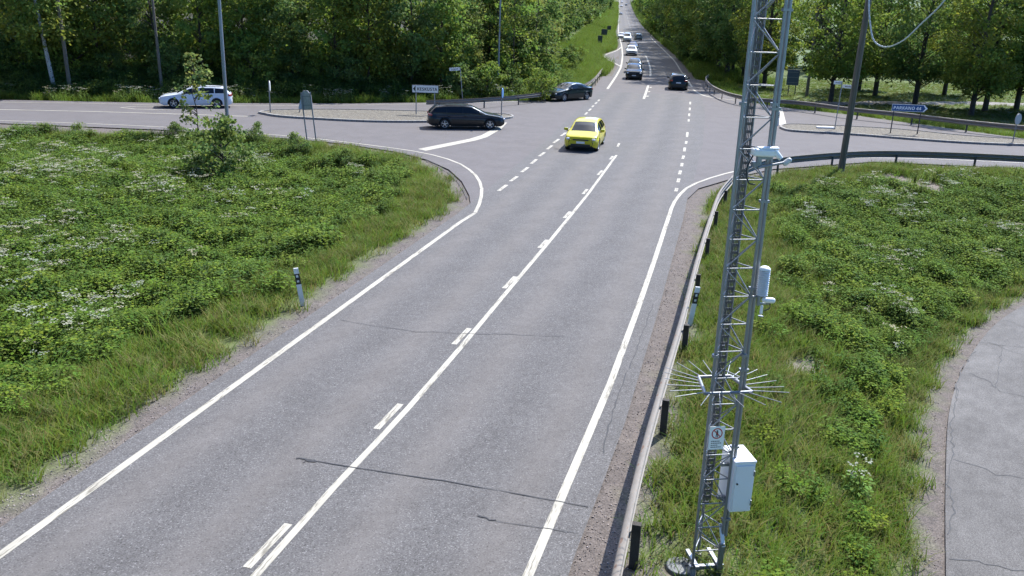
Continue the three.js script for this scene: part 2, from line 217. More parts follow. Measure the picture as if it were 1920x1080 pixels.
[[[[1785, 860], [1830, 872], [1870, 890], [1920, 896]], 1], [[[1775, 1048], [1830, 1052], [1870, 1062], [1925, 1072]], 1.4], [[[1800, 640], [1840, 642], [1880, 648], [1930, 652]], 1], [[[1815, 700], [1850, 712], [1875, 735], [1900, 738], [1930, 748]], 1], [[[1880, 648], [1872, 690], [1868, 728]], 0.8], [[[1852, 640], [1900, 660], [1930, 668]], 0.7], [[[1779, 1000], [1788, 960], [1778, 900], [1786, 850], [1782, 800], [1794, 750], [1790, 720]], 1.2], [[[1794, 750], [1800, 690], [1830, 660]], 1], [[[1880, 600], [1900, 605], [1930, 618]], 0.8]].forEach(([l, w], i) => crack(cyclePath, PP(l), 0.022 * w, 0.005 + i * 0.0006, 40 + i, 0.09));

// ------------------------------------------------------------------ traffic islands
const kerbMat = std([0.42, 0.40, 0.37], 0.9, { map: grainTex }), gravelMat = new THREE.MeshStandardMaterial({ color: new THREE.Color().setRGB(0.36, 0.32, 0.25), map: dataTex(512, 512, (x, y) => { const r = rng((x >> 2) * 733 + (y >> 2) * 3571)(), n = tileNoise(x, y, 512, 9) * 25; const v = 150 + (r - 0.5) * 170 + n; return [v, v, v]; }), roughness: 1 });
function island(pts, label) {
  const c = smooth(P2(pts).concat([at(...pts[0])]), 90).slice(0, -1), shape = (k) => { const ctr = c.reduce((a, p) => a.add(p), V(0, 0, 0)).divideScalar(c.length); return c.map((p, i) => { const a = c[(i + c.length - 1) % c.length], b = c[(i + 1) % c.length], t = b.clone().sub(a).normalize(), n = V(-t.z, 0, t.x); if (n.dot(ctr.clone().sub(p)) < 0) n.negate(); return p.clone().addScaledVector(n, k); }); };
  const o = c, inn = shape(0.14), pos = [], idx = []; o.forEach((p, i) => { pos.push(p.x, -0.03, p.z, p.x, 0.13, p.z, inn[i].x, 0.14, inn[i].z, inn[i].x, 0.02, inn[i].z); }); for (let i = 0; i < o.length; i++) { const a = i * 4, b = ((i + 1) % o.length) * 4; for (let k = 0; k < 3; k++) idx.push(a + k, b + k, a + k + 1, b + k, b + k + 1, a + k + 1); }
  let g = new THREE.BufferGeometry(); g.setAttribute('position', new THREE.Float32BufferAttribute(pos, 3)); g.setIndex(idx); g = g.toNonIndexed(); g.computeVertexNormals(); g.setAttribute('uv', new THREE.Float32BufferAttribute(new Float32Array(g.attributes.position.count * 2).map((_, i) => g.attributes.position.array[(i >> 1) * 3 + (i & 1 ? 2 : 0)] * 0.5), 2));
  const s = new THREE.Group(); s.name = numbered('traffic_island'); s.userData = { kind: 'structure', label }; scene.add(s);
  part(s, 'kerb', g, kerbMat); const top = flat(shape(0.13), 0.1, 1 / 3, false); part(s, 'gravel_fill', top, gravelMat);
}
island([[484, 213], [520, 219.5], [600, 225], [700, 229.5], [800, 230], [900, 227], [955, 223], [963, 220], [950, 216.5], [880, 213], [760, 210], [640, 207.5], [540, 208], [495, 210]], 'long gravel-filled traffic island carrying the white direction sign');
island([[1462, 241], [1480, 246.5], [1600, 254], [1700, 262], [1800, 269], [1920, 274], [2060, 275], [2065, 270], [1920, 264], [1800, 256], [1700, 246], [1600, 239.5], [1480, 235], [1464, 237]], 'gravel-filled traffic island carrying the blue direction sign');
console.log('ground done');

// ------------------------------------------------------------------ metal and sign materials
const galvTex = dataTex(256, 256, (x, y) => { const n = tileNoise(x, y, 256, 7) * 18 + tileNoise(x, y, 256, 24, 3) * 14, v = 200 + n; return [v, v + 1, v + 3]; });
const galv = std([0.42, 0.43, 0.44], 0.45, { metalness: 0.5, map: galvTex }), steel = std([0.2, 0.21, 0.22], 0.5, { metalness: 0.6 }), darkSteel = std([0.05, 0.052, 0.056], 0.6, { metalness: 0.3 });
const railTex = dataTex(512, 512, (x, y) => { const n = tileNoise(x, y, 512, 5, 1) + tileNoise(x, y, 512, 17, 2) * 0.6, r = rng(x * 17 + y * 911)(), k = clamp((n - 0.35) * 1.6, 0, 1) * 0.75; const v = 178 + n * 14 + (r - 0.5) * 16; return [lerp(v + 4, 150, k), lerp(v, 104, k), lerp(v - 5, 76, k)]; });
const railMat = std([0.44, 0.41, 0.37], 0.72, { metalness: 0.05, map: railTex }), timber = std([0.08, 0.068, 0.056], 0.9, { map: grainTex }), whitePlastic = std([0.78, 0.78, 0.76], 0.45), blackPlastic = std([0.02, 0.02, 0.022], 0.5);
const poleWood = std([0.25, 0.22, 0.185], 0.9, { map: dataTex(128, 512, (x, y) => { const n = noise2(x * 0.25, y * 0.012) * 40 + noise2(x * 0.7, y * 0.03) * 22, v = 190 + n; return [v, v - 4, v - 10]; }) });

// ------------------------------------------------------------------ guard rails
function guardRail(pts, name, label, { spacing = 4, phase = 1, side = 1, post = darkSteel, postSize = [0.1, 0.06], ground = terrain, bolts = false } = {}) {
  const curve = new THREE.CatmullRomCurve3(pts, false, 'centripetal'), len = curve.getLength(), g = thing(name, label, 'guard rail', V(0, 0, 0), 0, undefined);
  const prof = [[0, 0.16], [0.03, 0.158], [0.075, 0.135], [0.095, 0.09], [0.075, 0.05], [0.005, 0.025], [0.005, -0.025], [0.075, -0.05], [0.095, -0.09], [0.075, -0.135], [0, -0.16]];
  const section = (s0, s1) => { const n = Math.max(2, Math.ceil((s1 - s0) / 0.8)), pos = [], uv = [], idx = [], m = prof.length * 2; for (let i = 0; i <= n; i++) { const u = clamp((s0 + (s1 - s0) * i / n) / len, 0, 1), p = curve.getPointAt(u), t = curve.getTangentAt(u); t.y = 0; t.normalize(); const nx = t.z * side, nz = -t.x * side; for (const [k, off] of [[0, 0], [1, 0.004]]) prof.forEach(([a, y], j) => { const q = a - off; pos.push(p.x + nx * q, p.y + y, p.z + nz * q); uv.push((s0 + (s1 - s0) * i / n) * 0.4, j * 0.05); }); if (i) { const a = (i - 1) * m, b = i * m; for (let k = 0; k < 2; k++) for (let j = 0; j < prof.length - 1; j++) { const o = k * prof.length + j; idx.push(a + o, b + o, a + o + 1, b + o, b + o + 1, a + o + 1); } } } const q = new THREE.BufferGeometry(); q.setAttribute('position', new THREE.Float32BufferAttribute(pos, 3)); q.setAttribute('uv', new THREE.Float32BufferAttribute(uv, 2)); q.setIndex(idx); q.computeVertexNormals(); return q; };
  for (let s = 0; s < len; s += 4.3) part(g, 'rail', section(s, Math.min(len, s + 4.3 + 0.05)), railMat);
  for (let s = phase; s < len; s += spacing) { const u = s / len, p = curve.getPointAt(u), t = curve.getTangentAt(u), c = V(p.x - t.z * side * (postSize[1] / 2 + 0.012), 0, p.z + t.x * side * (postSize[1] / 2 + 0.012)), y0 = ground(c.x, -c.z) - 0.15; const pg = new RoundedBoxGeometry(postSize[0], p.y - 0.02 - y0, postSize[1], 1, 0.008).rotateY(Math.atan2(-t.z, t.x)).translate(c.x, (p.y - 0.02 + y0) / 2, c.z); part(g, 'post', pg, post); }
  if (bolts) for (let s = 4.3; s < len; s += 4.3) { const u = s / len, p = curve.getPointAt(u), t = curve.getTangentAt(u), a = Math.atan2(-t.z, t.x), list = []; for (const dx of [-0.12, -0.04, 0.04, 0.12]) for (const y of [-0.11, -0.065, 0.065, 0.11]) list.push(new THREE.SphereGeometry(0.014, 8, 5).translate(dx, y, 0)); part(g, 'splice_bolts', merged(list).rotateY(a).translate(p.x + t.z * side * 0.088, p.y, p.z - t.x * side * 0.088), darkSteel); }
  return g;
}
const R6 = (list, y = 0.6) => list.map(([a, b]) => at(a, b, y));
{
  const near = R6([[1163, 1080], [1203, 890], [1240, 750], [1283, 600], [1308, 500], [1335, 410], [1352, 365], [1376, 335]]); { const a = near[0], b = near[1], d = a.clone().sub(b).normalize(); near.unshift(a.clone().addScaledVector(d, 7)); }
  const corner = [...near.slice(-1)].map((p) => p.clone()), curveR = R6([[1376, 333], [1400, 320], [1440, 306], [1520, 296], [1640, 289], [1760, 291], [1920, 298], [2300, 318]]);
  guardRail(near, 'guard_rail', 'weathered tan guard rail on dark timber posts beside the lattice mast', { side: 1, spacing: 4, phase: 4.2, post: timber, postSize: [0.1, 0.12], bolts: true });
  guardRail(curveR.map((p, i) => i ? p : V(p.x + 0.12, p.y, p.z - 0.1)), 'guard_rail', 'curved guard rail at the corner behind the wooden utility pole', { side: 1, spacing: 4, phase: 1.5 });
  guardRail(R6([[1330, 142], [1324, 147], [1330, 158], [1345, 168], [1375, 179], [1420, 187], [1500, 193], [1600, 206], [1700, 216], [1800, 228], [1920, 240], [2200, 266]], 0.65), 'guard_rail', 'long guard rail along the lawn behind the blue direction sign', { side: -1, spacing: 4, phase: 2 });
  guardRail(R6([[800, 192], [870, 189.5], [950, 184], [1030, 175], [1080, 166], [1108, 154], [1131, 129]], 0.6), 'guard_rail', 'guard rail at the forest edge behind the dark sedan', { side: 1, spacing: 4, phase: 1 });
}

// ------------------------------------------------------------------ lattice weather mast
const mastBase = onGround(1316, 1066);
const FACE = 0.365, MH = 11.5, BAY = 0.35, mastTurn = 0.16;
const mast = thing('lattice_mast', 'galvanised triangular lattice mast standing behind the near guard rail', 'mast', mastBase, mastTurn);
const legXZ = [V(-FACE / 2, 0, FACE * 0.29), V(FACE / 2, 0, FACE * 0.29), V(0.02, 0, -FACE * 0.58)];
{
  legXZ.forEach((l) => part(mast, 'leg', cyl(0.018, 0.018, MH, 10).translate(l.x, MH / 2 + 0.1, l.z), galv));
  const horiz = [0, 1, 2].map((i) => rod(legXZ[i].clone(), legXZ[(i + 1) % 3].clone(), 0.0085, 0.0085, 6)), d0 = [], d1 = [];
  for (let i = 0; i < 3; i++) { const a = legXZ[i], b = legXZ[(i + 1) % 3]; d0.push(rod(a.clone(), V(b.x, BAY, b.z), 0.008, 0.008, 6)); d1.push(rod(V(a.x, BAY, a.z), b.clone(), 0.008, 0.008, 6)); }
  for (let k = 0; k * BAY < MH - 0.3; k++) for (let i = 0; i < 3; i++) { const y = 0.35 + k * BAY; part(mast, 'strut', horiz[i], galv).position.y = y; part(mast, 'diagonal', ((k + i) % 2 ? d0 : d1)[i], galv).position.y = y; }
  part(mast, 'conduit', cyl(0.022, 0.022, MH - 0.5, 12).translate(FACE / 2 + 0.055, MH / 2 + 0.3, FACE * 0.29 - 0.02), galv);
  const tray = [box(0.012, MH - 0.9, 0.04, -0.055, MH / 2 + 0.5, 0), box(0.012, MH - 0.9, 0.04, 0.055, MH / 2 + 0.5, 0)]; for (let y = 0.9; y < MH; y += 0.09) tray.push(box(0.1, 0.035, 0.008, 0, y, -0.012)); part(mast, 'cable_tray', merged(tray).translate(0.02, 0, -FACE * 0.58 + 0.06), galv);
  for (let i = 0; i < 5; i++) part(mast, 'cable', cyl(0.006, 0.006, MH - 1.2, 6).translate(-0.022 + i * 0.019, MH / 2 + 0.3, -FACE * 0.58 + 0.074), std([0.1, 0.1, 0.105], 0.6));
  for (const y of [3.1, 6.1, 9.1]) legXZ.forEach((l) => part(mast, 'flange', cyl(0.042, 0.042, 0.035, 12).translate(l.x, y, l.z), galv)); for (let y = 0.8; y < MH - 1; y += 1.05) part(mast, 'pipe_clamp', box(0.11, 0.03, 0.06, FACE / 2 + 0.028, y, FACE * 0.29 - 0.012), galv);
  part(mast, 'base_frame', merged([box(0.46, 0.05, 0.05, 0, 0.12, FACE * 0.29 + 0.02), box(0.05, 0.05, 0.4, -0.15, 0.15, 0.0), box(0.05, 0.05, 0.4, 0.15, 0.15, 0.0)]), galv);
  legXZ.forEach((l) => part(mast, 'footing', cyl(0.06, 0.05, 0.2, 14).translate(l.x, 0, l.z), std([0.4, 0.39, 0.37], 0.9)));
}
const onMast = (px, py) => atF(px, py, -mastBase.z - 0.14);
{ // anti-climb spikes
  const c = onMast(1366, 733), g = thing('climbing_guard', 'ring of radiating steel spikes around the lattice mast', 'spikes', V(mastBase.x, c.y, mastBase.z), mastTurn);
  const s = [V(-0.3, 0, 0.2), V(0.3, 0, 0.2), V(0.22, 0, -0.3), V(-0.2, 0, -0.3)]; for (let i = 0; i < 4; i++) part(g, 'frame_bar', rod(s[i], s[(i + 1) % 4], 0.022, 0.022, 8), i === 0 ? steel : galv);
  for (let i = 0; i < 4; i++) { const a = s[i], b = s[(i + 1) % 4], out = a.clone().add(b).multiplyScalar(0.5).normalize(), n = i === 1 || i === 3 ? 6 : 5; for (let k = 0; k < n; k++) { const u = (k + 0.5) / n, p = a.clone().lerp(b, u), d = out.clone().multiplyScalar(0.8).addScaledVector(p.clone().normalize(), 0.6).addScaledVector(b.clone().sub(a).normalize(), (u - 0.5) * 0.9).normalize(); part(g, 'spike', rod(p, p.clone().addScaledVector(d, 0.46).add(V(0, 0.03, 0)), 0.007, 0.004, 6), galv); } }
}
{ // cabinet: white steel box with a sloping top
  const p = onMast(1391, 872), w = 0.28, h = 0.7, d = 0.42, g = thing('equipment_cabinet', 'white steel equipment cabinet bolted low on the lattice mast', 'cabinet', V(p.x + 0.01, p.y - h + 0.03, p.z - 0.2), mastTurn);
  const cab = std([0.8, 0.81, 0.82], 0.4); part(g, 'body', new RoundedBoxGeometry(w, h, d, 2, 0.012).translate(0, h / 2, 0), cab); part(g, 'lid', new RoundedBoxGeometry(w + 0.012, 0.03, d + 0.02, 2, 0.008).translate(0, h + 0.014, 0), cab);
  part(g, 'door', new RoundedBoxGeometry(w - 0.04, h - 0.06, 0.02, 1, 0.006).translate(0, h / 2, d / 2 + 0.006), cab); for (const y of [0.14, 0.56]) part(g, 'hinge', cyl(0.01, 0.01, 0.07, 8).translate(w / 2 - 0.016, y, d / 2 + 0.02), steel); part(g, 'cable_gland', rod(V(-0.08, -0.1, 0.05), V(-0.08, 0.02, 0.05), 0.018), blackPlastic);
  part(g, 'lock', cyl(0.012, 0.012, 0.02, 10).rotateX(Math.PI / 2).translate(-w / 2 + 0.05, h * 0.6, d / 2 + 0.02), darkSteel); for (const y of [0.12, 0.6]) part(g, 'bracket', box(0.12, 0.04, 0.05, -w / 2 - 0.05, y, 0.03), galv);
}
{ // prohibition plate
  const p = onMast(1343, 820), g = thing('warning_sign', 'small white no-climbing plate with red ring on the mast', 'sign', V(p.x, p.y, mastBase.z + FACE * 0.29 + 0.055), mastTurn);
  const t = canvasTex(256, 400, (x, w, h) => { x.fillStyle = '#f2f2ee'; x.fillRect(0, 0, w, h); x.lineWidth = 18; x.strokeStyle = '#b5221f'; x.beginPath(); x.arc(128, 120, 84, 0, 7); x.stroke(); x.fillStyle = '#1c1c1e'; x.beginPath(); x.arc(128, 78, 16, 0, 7); x.fill(); x.fillRect(110, 96, 36, 52); x.fillRect(108, 146, 15, 42); x.fillRect(134, 146, 15, 42); x.strokeStyle = '#b5221f'; x.lineWidth = 15; x.beginPath(); x.moveTo(70, 62); x.lineTo(186, 178); x.stroke(); x.fillStyle = '#2a2a2c'; [[40, 248, 150], [40, 282, 176], [40, 316, 120], [40, 350, 160]].forEach(([a, b, l]) => { for (let i = 0; i < l; i += 30) x.fillRect(a + i, b, 24, 14); }); });
  part(g, 'plate', box(0.2, 0.32, 0.004, 0, 0, -0.004), whitePlastic); part(g, 'print', new THREE.PlaneGeometry(0.196, 0.316), std([1, 1, 1], 0.5, { map: t }));
}
{ // radiation shield
  const p = onMast(1428, 556), g = thing('radiation_shield', 'white louvred temperature shield on the side of the lattice mast', 'weather sensor', V(p.x, p.y, p.z), mastTurn);
  for (let i = 0; i < 12; i++) part(g, 'louvre_plate', new THREE.LatheGeometry([[0.02, 0], [0.05, 0.012], [0.066, 0.0], [0.068, 0.004], [0.05, 0.02], [0.02, 0.014]].map(([a, b]) => new THREE.Vector2(a, b)), 24).translate(0, 0.02 + i * 0.026, 0), whitePlastic);
  part(g, 'cap', new THREE.SphereGeometry(0.068, 24, 8, 0, 7, 0, Math.PI / 2).scale(1, 0.7, 1).translate(0, 0.33, 0), whitePlastic); part(g, 'core', cyl(0.03, 0.03, 0.34, 12).translate(0, 0.17, 0), std([0.3, 0.3, 0.3], 0.6)); part(g, 'arm', rod(V(-0.12, 0.0, 0), V(0.02, 0.0, 0), 0.015), galv);
}
{ // optical present-weather sensor under the shield
  const p = onMast(1431, 560), g = thing('weather_detector', 'white horizontal weather sensor head below the louvred shield', 'weather sensor', p, mastTurn);
  part(g, 'housing', new THREE.CapsuleGeometry(0.034, 0.1, 6, 14).rotateZ(Math.PI / 2 - 0.1).translate(0.04, 0, 0.06), whitePlastic); part(g, 'bracket', merged([box(0.03, 0.12, 0.03, -0.07, -0.01, 0.03), box(0.16, 0.02, 0.02, 0, -0.05, 0.03)]), galv);
  part(g, 'lower_housing', new THREE.CapsuleGeometry(0.018, 0.08, 4, 10).translate(-0.03, -0.12, 0.05), whitePlastic); part(g, 'foot', box(0.05, 0.012, 0.05, -0.03, -0.2, 0.05), steel);
  part(g, 'cable', new THREE.TubeGeometry(new THREE.CatmullRomCurve3([V(0.06, -0.03, 0.06), V(0.065, -0.1, 0.06), V(0.0, -0.13, 0.06)]), 14, 0.006, 6), blackPlastic);
}
{ // road camera housing and arm
  const p = onMast(1434, 286), g = thing('road_camera', 'white weather camera housing clamped high on the lattice mast', 'camera', p, mastTurn);
  part(g, 'housing', new RoundedBoxGeometry(0.3, 0.085, 0.12, 3, 0.025).rotateZ(-0.04), whitePlastic); part(g, 'sun_hood', new THREE.CapsuleGeometry(0.03, 0.2, 5, 12).rotateZ(Math.PI / 2).scale(1, 0.6, 1.6).translate(0.03, 0.05, 0), whitePlastic);
  part(g, 'lens_cowl', rod(V(0.1, 0.02, 0.03), V(0.17, -0.06, 0.07), 0.035, 0.028, 12), whitePlastic); part(g, 'bracket', merged([box(0.05, 0.1, 0.05, -0.06, -0.09, 0), box(0.14, 0.03, 0.04, 0.0, -0.06, 0)]), galv); part(g, 'clamp', box(0.07, 0.05, 0.07, -0.1, -0.13, 0), steel);
  part(g, 'cable', new THREE.TubeGeometry(new THREE.CatmullRomCurve3([V(-0.13, -0.02, 0), V(-0.2, -0.18, 0.02), V(-0.16, -0.34, 0.03), V(-0.08, -0.36, 0.02)]), 20, 0.009, 6), blackPlastic);
  part(g, 'arm', rod(V(-0.08, -0.165, 0.04), V(0.26, -0.105, 0.02), 0.016), galv); part(g, 'arm_sensor', new THREE.CapsuleGeometry(0.032, 0.05, 5, 12).rotateZ(-0.9).translate(0.27, -0.1, 0.02), std([0.5, 0.51, 0.5], 0.5));
}
{ // manhole-like round concrete lid at the mast foot
  const p = onGround(1276, 1066), g = thing('manhole_cover', 'round grey concrete lid on the ground beside the mast foot', 'lid', V(p.x, p.y + 0.02, p.z)); part(g, 'rim', new THREE.LatheGeometry([[0, -0.1], [0.2, -0.1], [0.2, 0.02], [0.185, 0.03], [0.15, 0.03], [0.145, 0.02], [0, 0.02]].map(([a, b]) => new THREE.Vector2(a, b)), 32), std([0.26, 0.27, 0.27], 0.85, { map: grainTex })); part(g, 'lifting_eye', box(0.05, 0.01, 0.02, 0.08, 0.026, 0), darkSteel);
}
{ // cable marker post by the cabinet
  const b = onGround(1347, 1078), g = thing('cable_marker', 'dark marker post with bright white cap plate beside the mast', 'marker post', b, 0.2); part(g, 'post', new RoundedBoxGeometry(0.07, 0.55, 0.05, 1, 0.01).translate(0, 0.2, 0), steel); part(g, 'cap_plate', new RoundedBoxGeometry(0.055, 0.3, 0.02, 1, 0.008).rotateX(-0.5).translate(0.01, 0.56, -0.05), whitePlastic);
}
// ------------------------------------------------------------------ delineator posts
function delineator(p, turn, label, lean = [0, 0]) {
  const g = thing('marker_post', label, 'marker post', p, turn, 'roadside marker posts'); g.rotation.z = lean[0]; g.rotation.x = lean[1];
  const sh = new THREE.Shape([[-0.06, 0], [0.06, 0], [0.05, 0.04], [-0.05, 0.04]].map(([a, b]) => new THREE.Vector2(a, b))), ex = (y0, y1, k = 1) => new THREE.ExtrudeGeometry(sh, { depth: y1 - y0, bevelEnabled: false }).rotateX(-Math.PI / 2).scale(k, 1, k).translate(0, y0, 0);
  part(g, 'shaft', ex(-0.2, 0.56), whitePlastic); part(g, 'black_band', ex(0.56, 0.83), blackPlastic); part(g, 'head', ex(0.83, 0.97), whitePlastic);
  part(g, 'reflector', box(0.05, 0.06, 0.006, 0, 0.77, 0.004), whitePlastic); part(g, 'reflector', box(0.05, 0.05, 0.006, 0, 0.64, 0.004), whitePlastic);
}
delineator(onGround(568, 574), 0.1, 'white roadside marker post with black band in the grass by the road', [0.13, 0.02]);
delineator(onGround(1293, 612), 0.2, 'white roadside marker post with black band behind the near guard rail', [-0.12, 0.0]);
delineator(at(1458, 236), 0.1, 'slim white and dark marker post at the tip of an island');

// ------------------------------------------------------------------ poles
function pole(p, h, r0, r1, mat, name, label, lean, extra) { const g = thing(name, label, 'pole', V(p.x, p.y - 0.3, p.z)); g.rotation.z = lean; part(g, 'shaft', cyl(r0, r1, h, 14).translate(0, h / 2, 0), mat); extra?.(g, h); return g; }
const lampHead = (dir) => (g, h) => { part(g, 'arm', new THREE.TubeGeometry(new THREE.CatmullRomCurve3([V(0, h - 0.05, 0), V(dir[0] * 0.4, h + 0.5, dir[1] * 0.4), V(dir[0] * 1.5, h + 0.75, dir[1] * 1.5)]), 12, 0.04, 8), galv); part(g, 'lamp_head', new RoundedBoxGeometry(0.7, 0.12, 0.3, 2, 0.04).rotateY(Math.atan2(-dir[1], dir[0])).translate(dir[0] * 1.8, h + 0.76, dir[1] * 1.8), galv); };
pole(onGround(428, 248), 10, 0.11, 0.075, galv, 'street_lamp', 'grey steel street lamp post among the weeds by the side road', 0, lampHead([0.2, -0.98]));
pole(onGround(933, 178), 10, 0.1, 0.07, galv, 'street_lamp', 'slim grey street lamp post at the forest edge behind the rail', -0.005, lampHead([0.3, 0.95]));
const crossarm = (g, h) => { part(g, 'crossarm', box(1.6, 0.1, 0.1, 0, h - 0.5, 0.1), poleWood); for (const x of [-0.7, 0, 0.7]) part(g, 'insulator', cyl(0.04, 0.05, 0.14, 10).translate(x, h - 0.38, 0.1), whitePlastic); };
const poleWoodL = pole(onGround(134, 184), 9.5, 0.15, 0.11, poleWood, 'utility_pole', 'thick wooden utility pole at the edge of the forest', 0.02, crossarm);
pole(onGround(305, 181), 8, 0.12, 0.085, poleWood, 'utility_pole', 'thinner wooden utility pole behind the white estate car', 0.015, crossarm);
const poleR = pole(onGround(1575, 331), 11, 0.16, 0.12, poleWood, 'utility_pole', 'brown wooden utility pole standing at the corner guard rail', -0.015, crossarm);
pole(onGround(1512, 182), 10, 0.16, 0.12, poleWood, 'utility_pole', 'grey wooden utility pole among trees behind the lawn rail', 0.0, crossarm);
{ // twisted bundle cable hanging off the corner pole
  const F = 39.5, pts = [[1629, -60], [1629, -10], [1631, 40], [1640, 78], [1660, 88], [1690, 78], [1730, 42], [1765, 8], [1800, -40]].map(([a, b], i) => atF(a, b, F - i * 0.35)), c = new THREE.CatmullRomCurve3(pts), g = thing('overhead_cable', 'twisted pale bundle cable looping from the corner utility pole', 'cable');
  for (let k = 0; k < 3; k++) { const q = []; for (let i = 0; i <= 240; i++) { const p = c.getPoint(i / 240), w = i * 0.35 + k * 2.094; q.push(p.add(V(Math.cos(w) * 0.018, Math.sin(w) * 0.018, Math.sin(w) * 0.015))); } part(g, 'strand', new THREE.TubeGeometry(new THREE.CatmullRomCurve3(q), 480, 0.016, 6), std([0.5, 0.52, 0.53], 0.5)); }
}
// ------------------------------------------------------------------ signs
function post(g, x, h, r = 0.035, mat = galv, z = 0) { part(g, 'post', cyl(r, r, h + 0.3, 10).translate(x, h / 2 - 0.15, z), mat); }
const face = (w, h, tex) => [new THREE.PlaneGeometry(w, h), std([1, 1, 1], 0.45, { map: tex })];
{
  const p = at(780, 214, 0.1), q = at(815, 214.5, 0.1), w = 1.78, g = thing('direction_sign', 'white direction sign with black arrow and KESKUSTA lettering on two posts', 'road sign', V((p.x + q.x) / 2, 0.1, (p.z + q.z) / 2), 0.02), y0 = (214 - 175.5) / 27.6 + 0.02, h = 0.52;
  post(g, -0.62, y0 + h); post(g, 0.62, y0 + h);
  const t = canvasTex(1024, 300, (x, W, Hh) => { x.fillStyle = '#1b1b1d'; x.fillRect(0, 0, W, Hh); x.fillStyle = '#d9dad6'; x.fillRect(14, 14, W - 28, Hh - 28); x.fillStyle = '#151517'; x.beginPath(); x.moveTo(38, 150); x.lineTo(128, 40); x.lineTo(128, 260); x.fill(); x.fillRect(136, 14, 10, Hh - 28); x.font = 'bold 166px sans-serif'; x.textAlign = 'center'; x.textBaseline = 'middle'; x.fillText('KESKUSTA', 580, 156, 790); });
  part(g, 'board', box(w, h, 0.03, 0, y0 + h / 2, 0.05), galv); const [fg, fm] = face(w - 0.01, h - 0.01, t); part(g, 'face', fg.translate(0, y0 + h / 2, 0.068), fm);
}
{
  const p = at(1670, 249, 0.1), q = at(1719, 252, 0.1), g = thing('direction_sign', 'blue direction sign with white arrow and PARKANO 44 lettering', 'road sign', V((p.x + q.x) / 2, 0.1, (p.z + q.z) / 2), -0.1), y0 = 1.42, h = 0.44, w = 2.22;
  post(g, -0.84, y0 + h, 0.035, darkSteel); post(g, 0.84, y0 + h, 0.035, darkSteel);
  const sh = new THREE.Shape([[-w / 2, 0], [w / 2 - 0.2, 0], [w / 2, h / 2], [w / 2 - 0.2, h], [-w / 2, h]].map(([a, b]) => new THREE.Vector2(a, b)));
  part(g, 'board', new THREE.ExtrudeGeometry(sh, { depth: 0.03, bevelEnabled: false }).translate(0.1, y0, 0.03), galv);
  const t = canvasTex(1024, 210, (x, W, Hh) => { x.fillStyle = '#dfe6ea'; x.fillRect(0, 0, W, Hh); x.fillStyle = '#124a84'; x.fillRect(10, 10, W - 20, Hh - 20); x.fillStyle = '#e6ecef'; x.font = 'bold 132px sans-serif'; x.textBaseline = 'middle'; x.fillText('PARKANO 44', 40, 110, 800); x.beginPath(); x.moveTo(890, 10); x.lineTo(925, 10); x.lineTo(1024, 105); x.lineTo(925, 200); x.lineTo(890, 200); x.lineTo(960, 105); x.fill(); });
  const fg = new THREE.ShapeGeometry(sh), pa = fg.attributes.position, ua = fg.attributes.uv; for (let i = 0; i < pa.count; i++) ua.setXY(i, (pa.getX(i) + w / 2) / w, pa.getY(i) / h); part(g, 'face', fg.translate(0.1, y0, 0.062), std([1, 1, 1], 0.4, { map: t }));
}
{ // two back-mounted boards seen from behind, on tall leaning posts by the weeds
  const p = onGround(583, 268), g = thing('junction_sign', 'back of a tall pale pentagon-topped sign on two thin posts by the weeds', 'road sign', p, -0.15), h = 2.62; g.rotation.z = 0.09;
  for (const x of [-0.2, 0.3]) part(g, 'post', cyl(0.034, 0.034, h + 0.3, 10).translate(x, h / 2 - 0.15, 0), steel); const sh = new THREE.Shape([[-0.26, 0], [0.3, 0], [0.3, 0.72], [0.13, 0.97], [-0.1, 0.97], [-0.28, 0.72]].map(([a, b]) => new THREE.Vector2(a, b))); part(g, 'board', new THREE.ExtrudeGeometry(sh, { depth: 0.025, bevelEnabled: true, bevelSize: 0.012, bevelThickness: 0.01, bevelSegments: 2 }).translate(0, 1.72, -0.09), std([0.62, 0.57, 0.56], 0.45, { metalness: 0.3, map: galvTex }));
  for (const y of [1.95, 2.4]) part(g, 'clamp_bar', box(0.52, 0.05, 0.025, 0, y, -0.045), galv);
  const p2 = at(561, 211, 0.1), g2 = thing('guide_sign', 'small blue-green sign plate leaning on the island behind the pale sign', 'road sign', p2, 0.5); g2.rotation.z = -0.28; post(g2, 0, 0.7, 0.03, steel); part(g2, 'plate', new RoundedBoxGeometry(0.26, 0.62, 0.03, 1, 0.01).translate(0, 0.55, 0.04), std([0.22, 0.32, 0.36], 0.5));
}
function edgeSign(p, h, turn, label, colour) { const g = thing('keep_aside_sign', label, 'road sign', p, turn); post(g, 0, h, 0.035, steel); const f = new THREE.Shape(); f.absarc(0, 0, 0.32, 0, Math.PI * 2); part(g, 'disc', new THREE.ExtrudeGeometry(f, { depth: 0.02, bevelEnabled: true, bevelSize: 0.015, bevelThickness: 0.012, bevelSegments: 2, curveSegments: 28 }).translate(0, h - 0.35, 0.04), colour); part(g, 'clamp', box(0.12, 0.06, 0.06, 0, h - 0.35, 0.02), galv); }
edgeSign(at(507, 211, 0.1), 2.05, 1.76, 'round pale sign turned edge-on at the outer island end', std([0.6, 0.62, 0.6], 0.4));
edgeSign(at(940, 218, 0.1), 1.9, 1.42, 'round blue sign turned edge-on at the island tip by the black estate', std([0.1, 0.25, 0.5], 0.4));
edgeSign(at(1899, 266, 0.1), 1.75, 0.55, 'grey round sign seen at an angle where the blue sign island narrows', std([0.3, 0.32, 0.33], 0.5));
